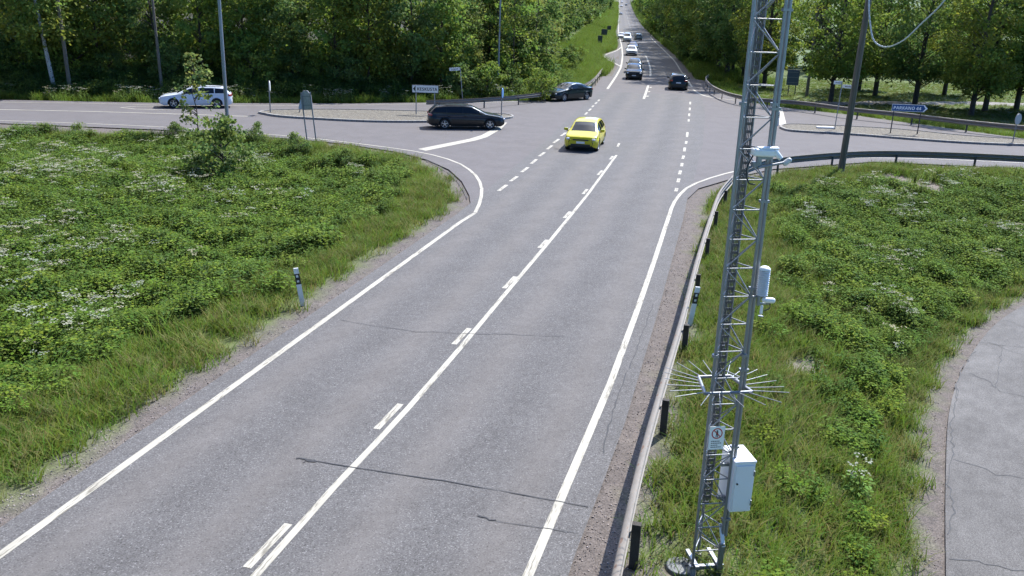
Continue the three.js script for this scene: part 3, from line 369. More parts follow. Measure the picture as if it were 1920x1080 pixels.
function nameSign(p, h, label, plates, lean) { const g = thing('street_name_sign', label, 'street sign', p, 0); g.rotation.z = lean; post(g, 0, h, 0.03, galv); const t = canvasTex(256, 64, (x, w, hh) => { x.fillStyle = '#d8d9d5'; x.fillRect(0, 0, w, hh); x.fillStyle = '#3c4144'; for (let i = 0; i < 7; i++) x.fillRect(46 + i * 24, 20 + (i % 3) * 3, 15, 26 - (i % 3) * 3); }); for (const [x, y, w, turn] of plates) { const pl = part(g, 'plate', box(w, 0.22, 0.025), whitePlastic); pl.position.set(x, y, 0.03); pl.rotation.y = turn; const [fg, fm] = face(w - 0.02, 0.2, t); part(pl, 'print', fg.translate(0, 0, 0.014), fm); } }
nameSign(onGround(868, 196), 2.75, 'white street name plate on a leaning post at the forest edge', [[-0.42, 2.68, 0.8, 0.1]], 0.09);
nameSign(at(1565, 242, 0.1), 3.1, 'two pale street name plates crossing atop a post on an island', [[-0.28, 3.0, 0.62, 0.3], [0.5, 2.78, 0.85, -0.5]], -0.02);
{ const p = at(1547, 240.5, 0.1), g = thing('fallen_plate', 'bright white slab lying flat on the gravel island', 'slab', p, 0.06); part(g, 'slab', new RoundedBoxGeometry(1.15, 0.12, 0.35, 2, 0.03).translate(0, 0.05, 0), whitePlastic); }
{ // information board seen from behind near the lawn
  const p = onGround(1483, 178), g = thing('information_board', 'dark back of a roadside board on two posts behind the lawn rail', 'road sign', p, -0.35), h = 2.3; post(g, -0.3, h, 0.05, darkSteel); post(g, 0.35, h, 0.05, darkSteel); part(g, 'board', new RoundedBoxGeometry(1.15, 1.5, 0.05, 1, 0.02).translate(0, h - 0.6, 0.07), std([0.05, 0.07, 0.1], 0.5)); for (const y of [1.2, 1.7, 2.2]) part(g, 'rib', box(1.0, 0.04, 0.03, 0, y, 0.11), steel);
}
for (const [x, y, w, hh, d, lab] of [[1125, 74, 0.9, 1.45, 175, 'tall dark sign back on the grass bank beyond the lay-by'], [1133, 60, 1.4, 1.35, 215, 'wide dark sign back with lower strip on the grass bank'], [1142, 52, 1.05, 1.05, 250, 'small dark sign back highest up the grass bank']]) {
  const c = atF(x, y, d), gy = terrain(c.x, d), g = thing('road_sign', lab, 'road sign', V(c.x, gy, c.z)), y0 = c.y - gy; for (const s of [-1, 1]) post(g, s * w * 0.33, Math.max(0.5, y0 + hh / 2), 0.06, steel); part(g, 'board', new RoundedBoxGeometry(w, hh, 0.06, 1, 0.02).translate(0, y0, 0.1), std([0.09, 0.1, 0.11], 0.5, { metalness: 0.3 }));
}
console.log('furniture done');

// ------------------------------------------------------------------ cars
const glassMat = phys([0.012, 0.016, 0.02], 0.05, { specularIntensity: 0.9 }), tyreMat = std([0.018, 0.018, 0.019], 0.9), rimMat = std([0.5, 0.51, 0.52], 0.35, { metalness: 0.8 }), trimMat = std([0.02, 0.02, 0.022], 0.55), lampMat = phys([0.7, 0.72, 0.74], 0.12, { clearcoat: 1, metalness: 0.3 }), tailMat = phys([0.32, 0.012, 0.012], 0.2, { clearcoat: 1 }), plateMat = std([0.72, 0.73, 0.72], 0.5);
const CAR = {
  hatch: { L: 4.28, w: 0.9, wb: [1.36, -1.27], wr: 0.32, top: [[-2.14, 0.6], [-2.11, 0.94], [-2.02, 1.06], [-1.78, 1.32], [-1.6, 1.42], [-1, 1.47], [-0.2, 1.48], [0.4, 1.41], [0.75, 1.25], [1.2, 0.99], [1.3, 0.965], [1.85, 0.85], [2.04, 0.78], [2.12, 0.71], [2.14, 0.62]], belt: [[-2.14, 0.58], [-2.1, 0.88], [-1.95, 0.99], [0, 0.94], [1.15, 0.91], [1.85, 0.79], [2.06, 0.72], [2.14, 0.58]], screen: [0.42, 1.22], rear: [-2.04, -1.66], side: [[-1.55, -1.05], [-1.0, -0.12], [-0.04, 0.86]] },
  estate: { L: 4.74, w: 0.91, wb: [1.44, -1.36], wr: 0.325, top: [[-2.37, 0.6], [-2.34, 0.92], [-2.26, 1.05], [-1.98, 1.33], [-1.85, 1.4], [-1.2, 1.45], [-0.2, 1.46], [0.35, 1.4], [0.72, 1.24], [1.2, 0.99], [1.32, 0.96], [2.05, 0.84], [2.27, 0.75], [2.35, 0.69], [2.37, 0.6]], belt: [[-2.37, 0.58], [-2.33, 0.88], [-2.15, 0.97], [0, 0.93], [1.15, 0.91], [2.0, 0.79], [2.28, 0.7], [2.37, 0.56]], screen: [0.36, 1.22], rear: [-2.28, -1.93], side: [[-1.95, -1.25], [-1.19, -0.28], [-0.2, 0.84]], rails: true },
  sedan: { L: 4.72, w: 0.915, wb: [1.44, -1.4], wr: 0.33, top: [[-2.36, 0.62], [-2.33, 0.9], [-2.22, 1.03], [-1.75, 1.08], [-1.3, 1.28], [-0.9, 1.39], [-0.2, 1.43], [0.3, 1.38], [0.7, 1.22], [1.18, 0.98], [1.3, 0.955], [2.05, 0.83], [2.26, 0.74], [2.34, 0.68], [2.36, 0.6]], belt: [[-2.36, 0.6], [-2.32, 0.86], [-2.2, 0.97], [0, 0.93], [1.15, 0.9], [2.0, 0.78], [2.27, 0.69], [2.36, 0.56]], screen: [0.32, 1.2], rear: [-1.78, -0.98], side: [[-1.45, -1.12], [-1.06, -0.24], [-0.16, 0.82]] },
  suv: { L: 4.6, w: 0.94, wb: [1.4, -1.32], wr: 0.36, top: [[-2.3, 0.7], [-2.27, 1.05], [-2.18, 1.2], [-1.95, 1.5], [-1.8, 1.62], [-1.1, 1.67], [-0.2, 1.68], [0.35, 1.6], [0.75, 1.4], [1.15, 1.15], [1.28, 1.11], [1.95, 1.0], [2.2, 0.86], [2.3, 0.66]], belt: [[-2.3, 0.68], [-2.26, 1.0], [-2.1, 1.12], [0, 1.07], [1.1, 1.04], [1.95, 0.92], [2.22, 0.8], [2.3, 0.62]], screen: [0.38, 1.17], rear: [-2.2, -1.88], side: [[-1.85, -1.2], [-1.14, -0.2], [-0.12, 0.82]], rails: true },
  van: { L: 4.9, w: 0.95, wb: [1.6, -1.4], wr: 0.34, top: [[-2.45, 0.7], [-2.43, 1.5], [-2.3, 1.85], [-2.1, 1.93], [-0.5, 1.95], [0.5, 1.9], [0.9, 1.75], [1.6, 1.22], [1.75, 1.15], [2.2, 0.98], [2.4, 0.8], [2.45, 0.6]], belt: [[-2.45, 0.68], [-2.4, 1.05], [-2.2, 1.12], [0, 1.08], [1.5, 1.06], [2.2, 0.9], [2.38, 0.74], [2.45, 0.55]], screen: [0.7, 1.62], rear: [-2.4, -2.32], side: [[-1.9, -0.9], [-0.8, 0.2], [0.28, 1.15]] },
};
const carGeo = {};
function buildCar(type) {
  if (carGeo[type]) return carGeo[type];
  const c = CAR[type], N = Math.round(c.L / 0.055), NS = 13, NG = 8, NR = 7, M = NS + NG + NR, hl = c.L / 2, ra = c.wr + 0.055;
  const P = [], inside = [];
  for (let i = 0; i <= N; i++) {
    const x = -hl + c.L * i / N, e = hl - Math.abs(x), top = interp(c.top, x), belt = Math.min(interp(c.belt, x), top - 0.025), w = c.w * (1 - 0.3 * Math.pow(1 - clamp(e / 0.55, 0, 1), 2.6)), bot = 0.2 + 0.14 * Math.pow(1 - clamp(e / 0.35, 0, 1), 2), g = clamp((top - belt) / 0.5, 0, 1), wt = w * lerp(0.86, 0.68, g), edge = belt + (top - belt) * lerp(0.55, 0.88, g), row = [], ins = [];
    for (let j = 0; j <= M; j++) {
      let y, z;
      if (j <= NS) { const u = j / NS; y = lerp(bot, belt, u); z = w * (0.93 + 0.07 * Math.sin(Math.PI * clamp(u * 1.15, 0, 1)) + 0.012 * (Math.abs(u - 0.62) < 0.06 ? 1 : 0)); if (u > 0.9) z -= 0.012 * (u - 0.9) * 10; }
      else if (j <= NS + NG) { const u = (j - NS) / NG; y = lerp(belt, edge, u); z = lerp(w * 0.955 - 0.012, wt, Math.pow(u, 1.15)); }
      else { const u = (j - NS - NG) / NR; z = wt * (1 - u); y = edge + (top - edge) * Math.sin(Math.min(1, Math.pow(u, 0.55)) * Math.PI / 2); }
      let q = V(x, y, z), is = false; if (j <= NS) for (const wx of c.wb) { const dx = x - wx, dy = y - c.wr, dd = Math.hypot(dx, dy); if (dd < ra) { is = true; if (dd > 1e-3) { q = V(wx + dx / dd * ra, c.wr + dy / dd * ra, z + 0.012); } } } row.push(q); ins.push(is);
    }
    P.push(row); inside.push(ins);
  }
  const bucket = {}; const put = (key, q) => (bucket[key] ??= []).push(q);
  for (let i = 0; i < N; i++) { const x = -hl + c.L * (i + 0.5) / N, top = interp(c.top, x), belt = interp(c.belt, x); for (let j = 0; j < M; j++) { if (inside[i][j] && inside[i + 1][j] && inside[i][j + 1] && inside[i + 1][j + 1]) continue; let key = 'body'; const u = (j + 0.5 - NS - NG) / NR, v = (j + 0.5 - NS) / NG; if (u > 0.1) { if (x > c.screen[0] && x < c.screen[1]) key = 'windscreen'; if (x > c.rear[0] && x < c.rear[1]) key = 'rear_window'; } else if (v > 0.1 && v < 0.88 && top - belt > 0.12) c.side.forEach(([a, b], k) => { if (x > a && x < b) key = 'side' + k; }); put(key, [P[i][j], P[i + 1][j], P[i + 1][j + 1], P[i][j + 1]]); } }
  const toGeo = (quads, sides) => { const pos = []; for (const s of sides) for (const q of quads) { const v = q.map((p) => [p.x, p.y, p.z * s]); const o = s > 0 ? [0, 1, 2, 0, 2, 3] : [0, 2, 1, 0, 3, 2]; for (const k of o) pos.push(...v[k]); } const g = new THREE.BufferGeometry(); g.setAttribute('position', new THREE.Float32BufferAttribute(pos, 3)); const m = mergeVertices(g, 1e-4); m.computeVertexNormals(); return m; };
  for (const i of [0, N]) { const ctr = V(P[i][0].x + (i ? 0.01 : -0.01), 0, 0); for (let j = 0; j < M; j++) { const a = P[i][j], b = P[i][j + 1]; put('body', [a, b, V(a.x, b.y, 0), V(a.x, a.y, 0)]); } }
  const out = { body: toGeo(bucket.body, [1, -1]), windscreen: toGeo(bucket.windscreen, [1, -1]), rear_window: toGeo(bucket.rear_window, [1, -1]), sides: [] };
  c.side.forEach((_, k) => { if (bucket['side' + k]) for (const s of [1, -1]) out.sides.push(toGeo(bucket['side' + k], [s])); });
  out.under = merged([box(c.L - 0.5, 0.3, c.w * 1.5, 0, 0.36, 0), ...c.wb.map((x) => box(c.wr * 2.3, 0.45, c.w * 1.55, x, 0.5, 0))]);
  const lathe = (l) => new THREE.LatheGeometry(l.map(([a, b]) => new THREE.Vector2(a, b)), 26).rotateX(Math.PI / 2); const r = c.wr;
  out.tyre = lathe([[r * 0.66, -0.1], [r * 0.94, -0.105], [r, -0.07], [r, 0.07], [r * 0.94, 0.105], [r * 0.66, 0.1]]);
  const spokes = [lathe([[r * 0.66, -0.02], [r * 0.68, 0.1], [r * 0.6, 0.1], [r * 0.58, 0.05]]), cyl(r * 0.16, r * 0.16, 0.03, 12).rotateX(Math.PI / 2).translate(0, 0, 0.085)]; for (let k = 0; k < 5; k++) spokes.push(box(r * 0.15, r * 0.56, 0.025, 0, r * 0.34, 0.085).rotateZ(k * Math.PI * 0.4)); out.rim = merged(spokes); out.disc = cyl(r * 0.6, r * 0.6, 0.02, 20).rotateX(Math.PI / 2).translate(0, 0, 0.02);
  const surf = (x) => ({ belt: Math.min(interp(c.belt, x), interp(c.top, x)), w: c.w * (1 - 0.3 * Math.pow(1 - clamp((hl - Math.abs(x)) / 0.55, 0, 1), 2.6)) });
  out.c = c; out.surf = surf; out.hl = hl; return (carGeo[type] = out);
}
function car(type, name, label, category, pos, heading, rgb, { scale = 1, rim = rimMat, group, light = false } = {}) {
  const G = buildCar(type), c = G.c, hl = G.hl, g = thing(name, label, category, pos, Math.atan2(-heading.z, heading.x), group); g.scale.setScalar(scale);
  const paint = phys(rgb, 0.38, { clearcoat: 0.7, clearcoatRoughness: 0.05, specularIntensity: 0.2 });
  part(g, 'body', G.body, paint); part(g, 'windscreen', G.windscreen, glassMat); part(g, 'rear_window', G.rear_window, glassMat); G.sides.forEach((s) => part(g, 'side_window', s, glassMat)); part(g, 'underbody', G.under, trimMat);
  for (const x of c.wb) for (const s of [1, -1]) { const w = new THREE.Group(); w.name = 'wheel'; w.position.set(x, c.wr, s * (c.w - 0.13)); if (s < 0) w.rotation.y = Math.PI; g.add(w); part(w, 'tyre', G.tyre, tyreMat); part(w, 'rim', G.rim, rim); part(w, 'brake_disc', G.disc, trimMat); }
  const hb = interp(c.belt, hl - 0.1), rb = interp(c.belt, -hl + 0.06);
  for (const s of [1, -1]) {
    part(g, 'headlight', new RoundedBoxGeometry(0.12, 0.11, 0.36, 3, 0.05).rotateY(s * 0.5).translate(hl - 0.1, hb - 0.06, s * c.w * 0.665), lampMat);
    part(g, 'tail_light', new RoundedBoxGeometry(0.14, 0.13, 0.34, 2, 0.04).rotateY(s * 0.55).translate(-hl + 0.13, rb - 0.02, s * c.w * 0.74), tailMat);
    const m = part(g, 'mirror', new RoundedBoxGeometry(0.13, 0.14, 0.22, 2, 0.045).translate(c.screen[1] - 0.42, interp(c.belt, 0.7) + 0.08, s * (c.w + 0.08)), paint); part(m, 'mirror_stalk', box(0.06, 0.05, 0.14, c.screen[1] - 0.4, interp(c.belt, 0.7) + 0.01, s * (c.w - 0.02)), trimMat);
    for (const k of [1, 2]) part(g, 'door_handle', new RoundedBoxGeometry(0.18, 0.03, 0.03, 1, 0.01).translate(c.side[k][0] + 0.1, interp(c.belt, 0) - 0.11, s * (c.w + 0.004)), paint);
    if (c.rails) part(g, 'roof_rail', rod(V(-1.7, interp(c.top, -1.5) + 0.005, s * c.w * 0.6), V(0.2, interp(c.top, 0.1) + 0.005, s * c.w * 0.6), 0.018), trimMat);
  }
  part(g, 'grille', new RoundedBoxGeometry(0.05, 0.07, c.w * 0.92, 1, 0.02).translate(hl - 0.012, hb - 0.1, 0), trimMat); part(g, 'lower_grille', new RoundedBoxGeometry(0.05, 0.13, c.w * 1.15, 1, 0.03).translate(hl - 0.012, 0.36, 0), trimMat);
  part(g, 'number_plate', box(0.012, 0.11, 0.44, hl + 0.022, 0.5, 0), plateMat); part(g, 'number_plate', box(0.012, 0.11, 0.44, -hl - 0.012, 0.7, 0), plateMat); part(g, 'rear_bumper_trim', new RoundedBoxGeometry(0.06, 0.12, c.w * 1.1, 1, 0.03).translate(-hl + 0.0, 0.36, 0), trimMat);
  return shadowed(g);
}
const roadDir = (F, s = 1) => V(xMid(F + 8) - xMid(F - 8), 0, -16).normalize().multiplyScalar(s);
{
  const f = at(1088, 284.5), d = V(-0.2, 0, 0.98).normalize(); car('hatch', 'hatchback_car', 'bright yellow hatchback driving through the junction', 'car', f.clone().addScaledVector(d, -2.0), d, [0.52, 0.46, 0.014]);
  const a = at(831, 242.5), b = at(919, 243.5), dd = b.clone().sub(a).normalize(), n = V(dd.z, 0, -dd.x); car('estate', 'estate_car', 'black estate car waiting at the white stop line', 'car', a.clone().add(b).multiplyScalar(0.5).addScaledVector(n, 0.85), dd, [0.012, 0.015, 0.016], { scale: 0.98 });
  const wa = at(409, 203), wb = at(327, 203), wd = wb.clone().sub(wa).normalize(), wn = V(-wd.z, 0, wd.x); car('estate', 'estate_car', 'silvery white estate car driving along the forest behind the sapling', 'car', wa.clone().add(wb).multiplyScalar(0.5).addScaledVector(wn, 0.85), wd, [0.62, 0.66, 0.7], { scale: 0.99 });
  const sd = V(-0.7, 0, 0.72).normalize(), sf = at(1030, 189.5); car('sedan', 'sedan_car', 'dark green sedan turning off the main road by the forest rail', 'car', sf.clone().addScaledVector(sd, -2.3), sd, [0.012, 0.022, 0.022]);
  const put = (type, name, label, px, py, s, rgb, o = {}) => { const p = onRoad(px, py), d = roadDir(-p.z, s), l = CAR[type].L / 2; p.addScaledVector(d, s < 0 ? -l : l); p.y = elev(-p.z) + 0.006; return car(type, name, label, 'car', p, d, rgb, o); };
  put('suv', 'suv_car', 'black off-roader heading the queue towards the junction', 1188, 150.5, -1, [0.014, 0.016, 0.017]);
  put('suv', 'suv_car', 'dark car following close behind the black off-roader', 1189, 138, -1, [0.05, 0.06, 0.06]);
  put('hatch', 'hatchback_car', 'black hatchback seen from behind driving towards the tree shadows', 1271, 170, 1, [0.015, 0.02, 0.018], { scale: 1.05 });
  put('hatch', 'hatchback_car', 'white hatchback in the oncoming queue beside the bus lay-by', 1184, 105, -1, [0.75, 0.77, 0.78], { scale: 1.05 });
  put('sedan', 'sedan_car', 'dark red sedan tucked behind the white hatchback', 1187, 95, -1, [0.06, 0.03, 0.04]);
  put('van', 'van', 'white van far up the oncoming lane', 1176, 79, -1, [0.7, 0.72, 0.74]);
  put('hatch', 'hatchback_car', 'small white car at the road edge beside the far van', 1165, 73.5, -1, [0.72, 0.73, 0.74]);
  put('estate', 'estate_car', 'greenish silver car driving away opposite the far van', 1197, 75.5, 1, [0.3, 0.33, 0.3]);
  put('hatch', 'hatchback_car', 'tiny dark car below the far hill crest', 1164, 28, -1, [0.02, 0.02, 0.03]);
  put('hatch', 'hatchback_car', 'tiny pale car climbing the far hill', 1165, 13, -1, [0.5, 0.5, 0.5]);
  put('sedan', 'sedan_car', 'tiny dark car going up the far hill in the other lane', 1174, 11, 1, [0.02, 0.02, 0.02]);
  put('hatch', 'hatchback_car', 'tiny white car nearest the far hill crest', 1166, 5, -1, [0.6, 0.6, 0.62]);
}
console.log('cars done');

// ------------------------------------------------------------------ trees
const leafMat = (extra = {}) => phys([1, 1, 1], 0.93, { vertexColors: true, transmission: 0.52, thickness: 0, side: THREE.DoubleSide, specularIntensity: 0.2, ...extra });
const LEAF = leafMat(), barkMat = std([0.11, 0.095, 0.08], 0.95, { map: poleWood.map }), birchMat = std([1, 1, 1], 0.8, { map: dataTex(256, 512, (x, y) => { const n = noise2(x * 0.03, y * 0.09), m = noise2(x * 0.012 + 9, y * 0.02), k = n > 0.55 || m > 0.7; const v = k ? 48 : 176 + n * 16; return [v, v - 2, v - 8]; }) });
class Leaves {
  constructor() { this.p = []; this.c = []; this.n = []; }
  leaf(x, y, z, s, dir, nor, rgb, wide = 0.42) { // kite-shaped leaf, two faces
    const side = dir.clone().cross(nor).normalize(), w = s * wide, a = V(x, y, z), b = a.clone().addScaledVector(dir, s * 0.45).addScaledVector(side, w), d = a.clone().addScaledVector(dir, s * 0.45).addScaledVector(side, -w), t = a.clone().addScaledVector(dir, s).addScaledVector(nor, -s * 0.12);
    for (const q of [a, b, t, a, t, d]) { this.p.push(q.x, q.y, q.z); this.n.push(nor.x, nor.y, nor.z); this.c.push(rgb[0], rgb[1], rgb[2]); }
  }
  geo() { const g = new THREE.BufferGeometry(); g.setAttribute('position', new THREE.Float32BufferAttribute(this.p, 3)); g.setAttribute('normal', new THREE.Float32BufferAttribute(this.n, 3)); g.setAttribute('color', new THREE.Float32BufferAttribute(this.c, 3)); return g; }
}
const randDir = (r) => { const z = r() * 2 - 1, a = r() * 6.283, s = Math.sqrt(1 - z * z); return V(s * Math.cos(a), z, s * Math.sin(a)); };
function treeGeo({ h, r, base, leaves, size, seed, colour, clump = 0.75, per = 70, style = 'broad', trunkR = 0.14, lowBias = 0.5, cap = 99 }) {
  const R = rng(seed), wood = [], L = new Leaves();
  const bend = [V(0, -0.3, 0)]; for (let i = 1; i <= 6; i++) bend.push(V((R() - 0.5) * 0.09 * i, h * 0.94 * i / 6, (R() - 0.5) * 0.09 * i)); const spine = new THREE.CatmullRomCurve3(bend);
  for (let i = 0; i < 9; i++) { const a = spine.getPoint(i / 9), b = spine.getPoint((i + 1) / 9); wood.push(rod(a, b, trunkR * (1 - i / 9.6), trunkR * (1 - (i + 1) / 9.6), 8)); }
  const prof = (u) => style === 'spruce' ? (1 - u) * 0.95 + 0.05 : Math.pow(Math.sin(Math.PI * clamp(0.16 + u * 0.82, 0, 1)), 0.75);
  const n = Math.round(leaves / per);
  for (let k = 0; k < n; k++) {
    let u = Math.pow(R(), 1 + lowBias); const az = R() * 6.283, rad = r * prof(u) * Math.sqrt(0.16 + 0.84 * R()) * (0.82 + 0.36 * R()), y = lerp(base, h, u), tr = spine.getPoint(clamp(y / h, 0, 1));
    const c = V(tr.x + Math.cos(az) * rad, y - (style === 'spruce' ? rad * 0.28 : rad * 0.1) + (R() - 0.5) * 0.5, tr.z + Math.sin(az) * rad);
    if (k % 2 === 0 && y < cap) { const s = spine.getPoint(clamp((c.y - rad * 0.45) / h, 0.05, 0.97)); const m = s.clone().lerp(c, 0.55).add(V(0, 0.1 * rad, 0)); wood.push(rod(s, m, 0.03 + 0.012 * rad * 0.5, 0.02, 5), rod(m, c, 0.02, 0.006, 4)); }
    const tone = 0.72 + R() * 0.56, hue = R(), cl = clump * (0.7 + R() * 0.7), cnt = Math.round(per * (0.6 + R() * 0.8)), out = V(Math.cos(az), 0.25, Math.sin(az));
    for (let i = 0; i < cnt; i++) {
      const d = randDir(R), q = cl * Math.pow(R(), 0.5), nor = randDir(R).add(V(0, 0.75, 0)).addScaledVector(out, 0.35).normalize(), dir = randDir(R).addScaledVector(out, 0.5).add(V(0, style === 'broad' ? -0.25 : -0.5, 0)); dir.addScaledVector(nor, -dir.dot(nor)).normalize();
      const f = tone * (0.82 + R() * 0.36), e = (R() - 0.5) * 0.25 + (hue - 0.5) * 0.3;
      L.leaf(c.x + d.x * q * 1.15, c.y + d.y * q * 0.7, c.z + d.z * q * 1.15, size * (0.65 + R() * 0.7), dir, nor, [colour[0] * f * (1 + e), colour[1] * f, colour[2] * f * (1 - e * 0.6)]);
    }
  }
  return { wood: merged(wood), crown: L.geo() };
}
const GREEN = [0.175, 0.245, 0.04], WARM = [0.205, 0.25, 0.04], COOL = [0.145, 0.21, 0.05], DARK = [0.05, 0.075, 0.028], WILLOW = [0.2, 0.25, 0.065];
const KIND = {
  alder: [1, 2, 3].map((s) => treeGeo({ h: 8.8 + s * 0.7, r: 2.3, base: 1.9, leaves: 6200, size: 0.25, seed: 100 + s, colour: [GREEN, WARM, COOL][s - 1], trunkR: 0.13, lowBias: 0.25 })),
  aspen: [1, 2].map((s) => treeGeo({ h: 11, r: 2.4, base: 2.6, leaves: 8500, size: 0.26, seed: 200 + s, colour: s === 1 ? WARM : GREEN, trunkR: 0.12, lowBias: 0.3, clump: 0.9 })),
  willow: [1, 2].map((s) => treeGeo({ h: 8.5 + s, r: 3.0, base: 0.7, leaves: 10500, size: 0.2, seed: 300 + s, colour: WILLOW, trunkR: 0.12, lowBias: 0.5, clump: 0.6, per: 60 })),
  linden: [1, 2, 3].map((s) => treeGeo({ h: 15 + s, r: 3.7, base: 2.5, leaves: 13000, size: 0.24, seed: 400 + s, colour: [GREEN, COOL, WARM][s - 1], trunkR: 0.24, lowBias: 0.8, clump: 0.8 })),
  back: [1, 2].map((s) => treeGeo({ h: 17, r: 3.3, base: 1.2, leaves: 4200, size: 0.42, seed: 500 + s, colour: s === 1 ? GREEN : COOL, trunkR: 0.16, lowBias: 0.5, clump: 1.1, per: 45 })),
  far: [1, 2].map((s) => treeGeo({ h: 17, r: 3.4, base: 1.4, leaves: 2200, size: 0.62, seed: 600 + s, colour: s === 1 ? GREEN : COOL, trunkR: 0.18, lowBias: 0.35, clump: 1.2, per: 40 })),
  spruce: [1, 2].map((s) => treeGeo({ h: 19, r: 2.6, base: 1.0, leaves: 4200, size: 0.42, seed: 700 + s, colour: DARK, trunkR: 0.17, style: 'spruce', lowBias: 0.5, clump: 0.7, per: 40 })),
  shrub: [1, 2].map((s) => treeGeo({ h: 2.0, r: 1.15, base: 0.25, leaves: 3600, size: 0.105, seed: 800 + s, colour: COOL, trunkR: 0.03, lowBias: 0.2, clump: 0.28, per: 50 })),
  sapling: [1].map(() => treeGeo({ h: 4.1, r: 0.85, base: 0.7, leaves: 560, size: 0.19, seed: 900, colour: WILLOW, trunkR: 0.035, lowBias: 0.0, clump: 0.3, per: 16 })),
  bush: [1, 2].map((s) => treeGeo({ h: 3.4, r: 1.9, base: 0.2, leaves: 3200, size: 0.2, seed: 950 + s, colour: s === 1 ? GREEN : COOL, trunkR: 0.04, lowBias: 0.25, clump: 0.5, per: 50 })),
};
let treeCount = 0; const TR = rng(77);
function tree(kind, x, F, name, label, group, { s = 1, bark = barkMat, category = 'tree', turn } = {}) {
  const v = KIND[kind][treeCount++ % KIND[kind].length], g = thing(name, label, category, V(x, terrain(x, F), -F), turn ?? TR() * 6.28, group); g.scale.set(s * (0.92 + TR() * 0.16), s, s * (0.92 + TR() * 0.16));
  part(g, 'trunk', v.wood, bark); part(g, 'crown', v.crown, LEAF); return g;
}
// front rank of the wood along the side road
const edgeF = (x) => lerp(68.5, 73.5, clamp((x + 40) / 38, 0, 1));
const front = [-47, -43.2, -39.5, -36, -32.6, -29, -25.6, -22, -18.6, -15.3, -12.2, -9.2, -6.6];
const frontLabel = { 4: 'leafy tree directly behind the thick wooden utility pole', 5: 'leafy tree directly behind the thinner wooden utility pole', 7: 'leafy tree at the wood edge behind the white estate car', 9: 'leafy tree at the wood edge behind the pale sign back', 11: 'leafy tree at the wood edge behind the KESKUSTA sign', 12: 'leafy tree at the wood edge behind the leaning street name post' };
front.forEach((x, i) => tree(i % 3 === 1 ? 'aspen' : 'alder', x + (TR() - 0.5), edgeF(x) + TR() * 2.2, 'forest_tree', frontLabel[i] ?? 'leafy tree in the front rank of the wood along the side road', 'front rank of the wood', { s: 0.95 + TR() * 0.15 }));
for (let x = -56; x < 2; x += 5) tree('back', x + TR(), edgeF(x) + 5.5 + TR() * 2.5, 'forest_tree', 'shaded tree deeper in the wood behind the front rank', 'inner ranks of the wood', { s: 0.62 });
for (let x = -62; x < 0; x += 4.4) tree(TR() < 0.35 ? 'spruce' : 'back', x + TR() * 2, edgeF(x) + 11 + TR() * 4, 'forest_tree', 'shaded tree deeper in the wood behind the front rank', 'inner ranks of the wood', { s: 0.66 });
for (let x = -70; x < -4; x += 9) tree('far', x + TR() * 3, edgeF(x) + 19 + TR() * 6, 'forest_tree', 'shaded tree deeper in the wood behind the front rank', 'inner ranks of the wood', { s: 0.75 });
// birch with white banded bark
{ const p = onGround(104, 178), g = thing('birch_tree', 'birch with white black-banded trunk leaning at the wood edge', 'tree', p); g.rotation.z = 0.09; part(g, 'trunk', cyl(0.16, 0.1, 9, 12).translate(0, 4.2, 0), birchMat); part(g, 'crown', KIND.aspen[0].crown.clone().translate(0, 1.2, 0), LEAF); }
// willows and bank trees where the wood meets the main road
[[-5.5, 80, 'willow', 0.95], [-2, 85, 'willow', 1.0], [-0.6, 88, 'willow', 1.05], [-6, 92, 'aspen', 1], [0.6, 98, 'willow', 1.15], [-3.5, 99, 'alder', 1.05], [0.8, 111, 'willow', 1.35], [-4, 110, 'aspen', 1.1], [1.6, 125, 'willow', 1.3], [-6, 118, 'alder', 1.1], [-3, 132, 'aspen', 1.1]].forEach(([x, F, k, s]) => tree(k, x, F, k === 'willow' ? 'willow_tree' : 'forest_tree', k === 'willow' ? 'bushy grey-green willow on the bank above the guard rail' : 'leafy tree rising behind the willows on the bank', k === 'willow' ? 'willows on the bank' : 'trees behind the willows', { s }));
for (let F = 138, i = 0; F < 560; F += F < 260 ? 9 : 20, i++) for (const off of F < 260 ? [9.5, 15] : [8.5, 15]) tree(F < 240 ? 'back' : 'far', xL(F) - off - TR() * 2.5 - (F < 260 ? 2.6 : 0.5), F + TR() * 3, 'roadside_tree', 'green tree on the grass bank side of the far main road', 'trees along the far bank', { s: 0.95 + TR() * 0.3 });
for (let F = 570; F < 1150; F += 26) { tree('far', xL(F) - 7.5 - TR() * 3, F, 'roadside_tree', 'green tree on the grass bank side of the far main road', 'trees along the far bank', { s: 1.2 }); tree(TR() < 0.5 ? 'spruce' : 'far', xR(F) + 5 + TR() * 3, F, 'roadside_tree', 'dark tree on the shaded side of the far main road', 'trees along the shaded side', { s: 1.2 }); }
// the shaded row on the other side of the main road
for (let F = 112, i = 0; F < 330; F += F < 190 ? 10.5 : 13, i++) { tree(F < 190 ? 'linden' : TR() < 0.4 ? 'spruce' : 'back', xR(F) + 4.7 + TR() * 1.4, F, 'avenue_tree', 'tree in the row shading the main road beside the lawn', 'row of trees along the main road', { s: 1.32 + TR() * 0.2 }); if (i % 2 && F > 150) tree(TR() < 0.5 ? 'spruce' : 'back', xR(F) + 11.5 + TR() * 4, F + 3, 'avenue_tree', 'taller tree behind the row that shades the main road', 'second row of trees along the main road', { s: 1.35 }); }
for (let F = 340; F < 570; F += 16) tree(TR() < 0.5 ? 'spruce' : 'far', xR(F) + 4.5 + TR() * 3, F, 'roadside_tree', 'dark tree on the shaded side of the far main road', 'trees along the shaded side', { s: 1.15 });
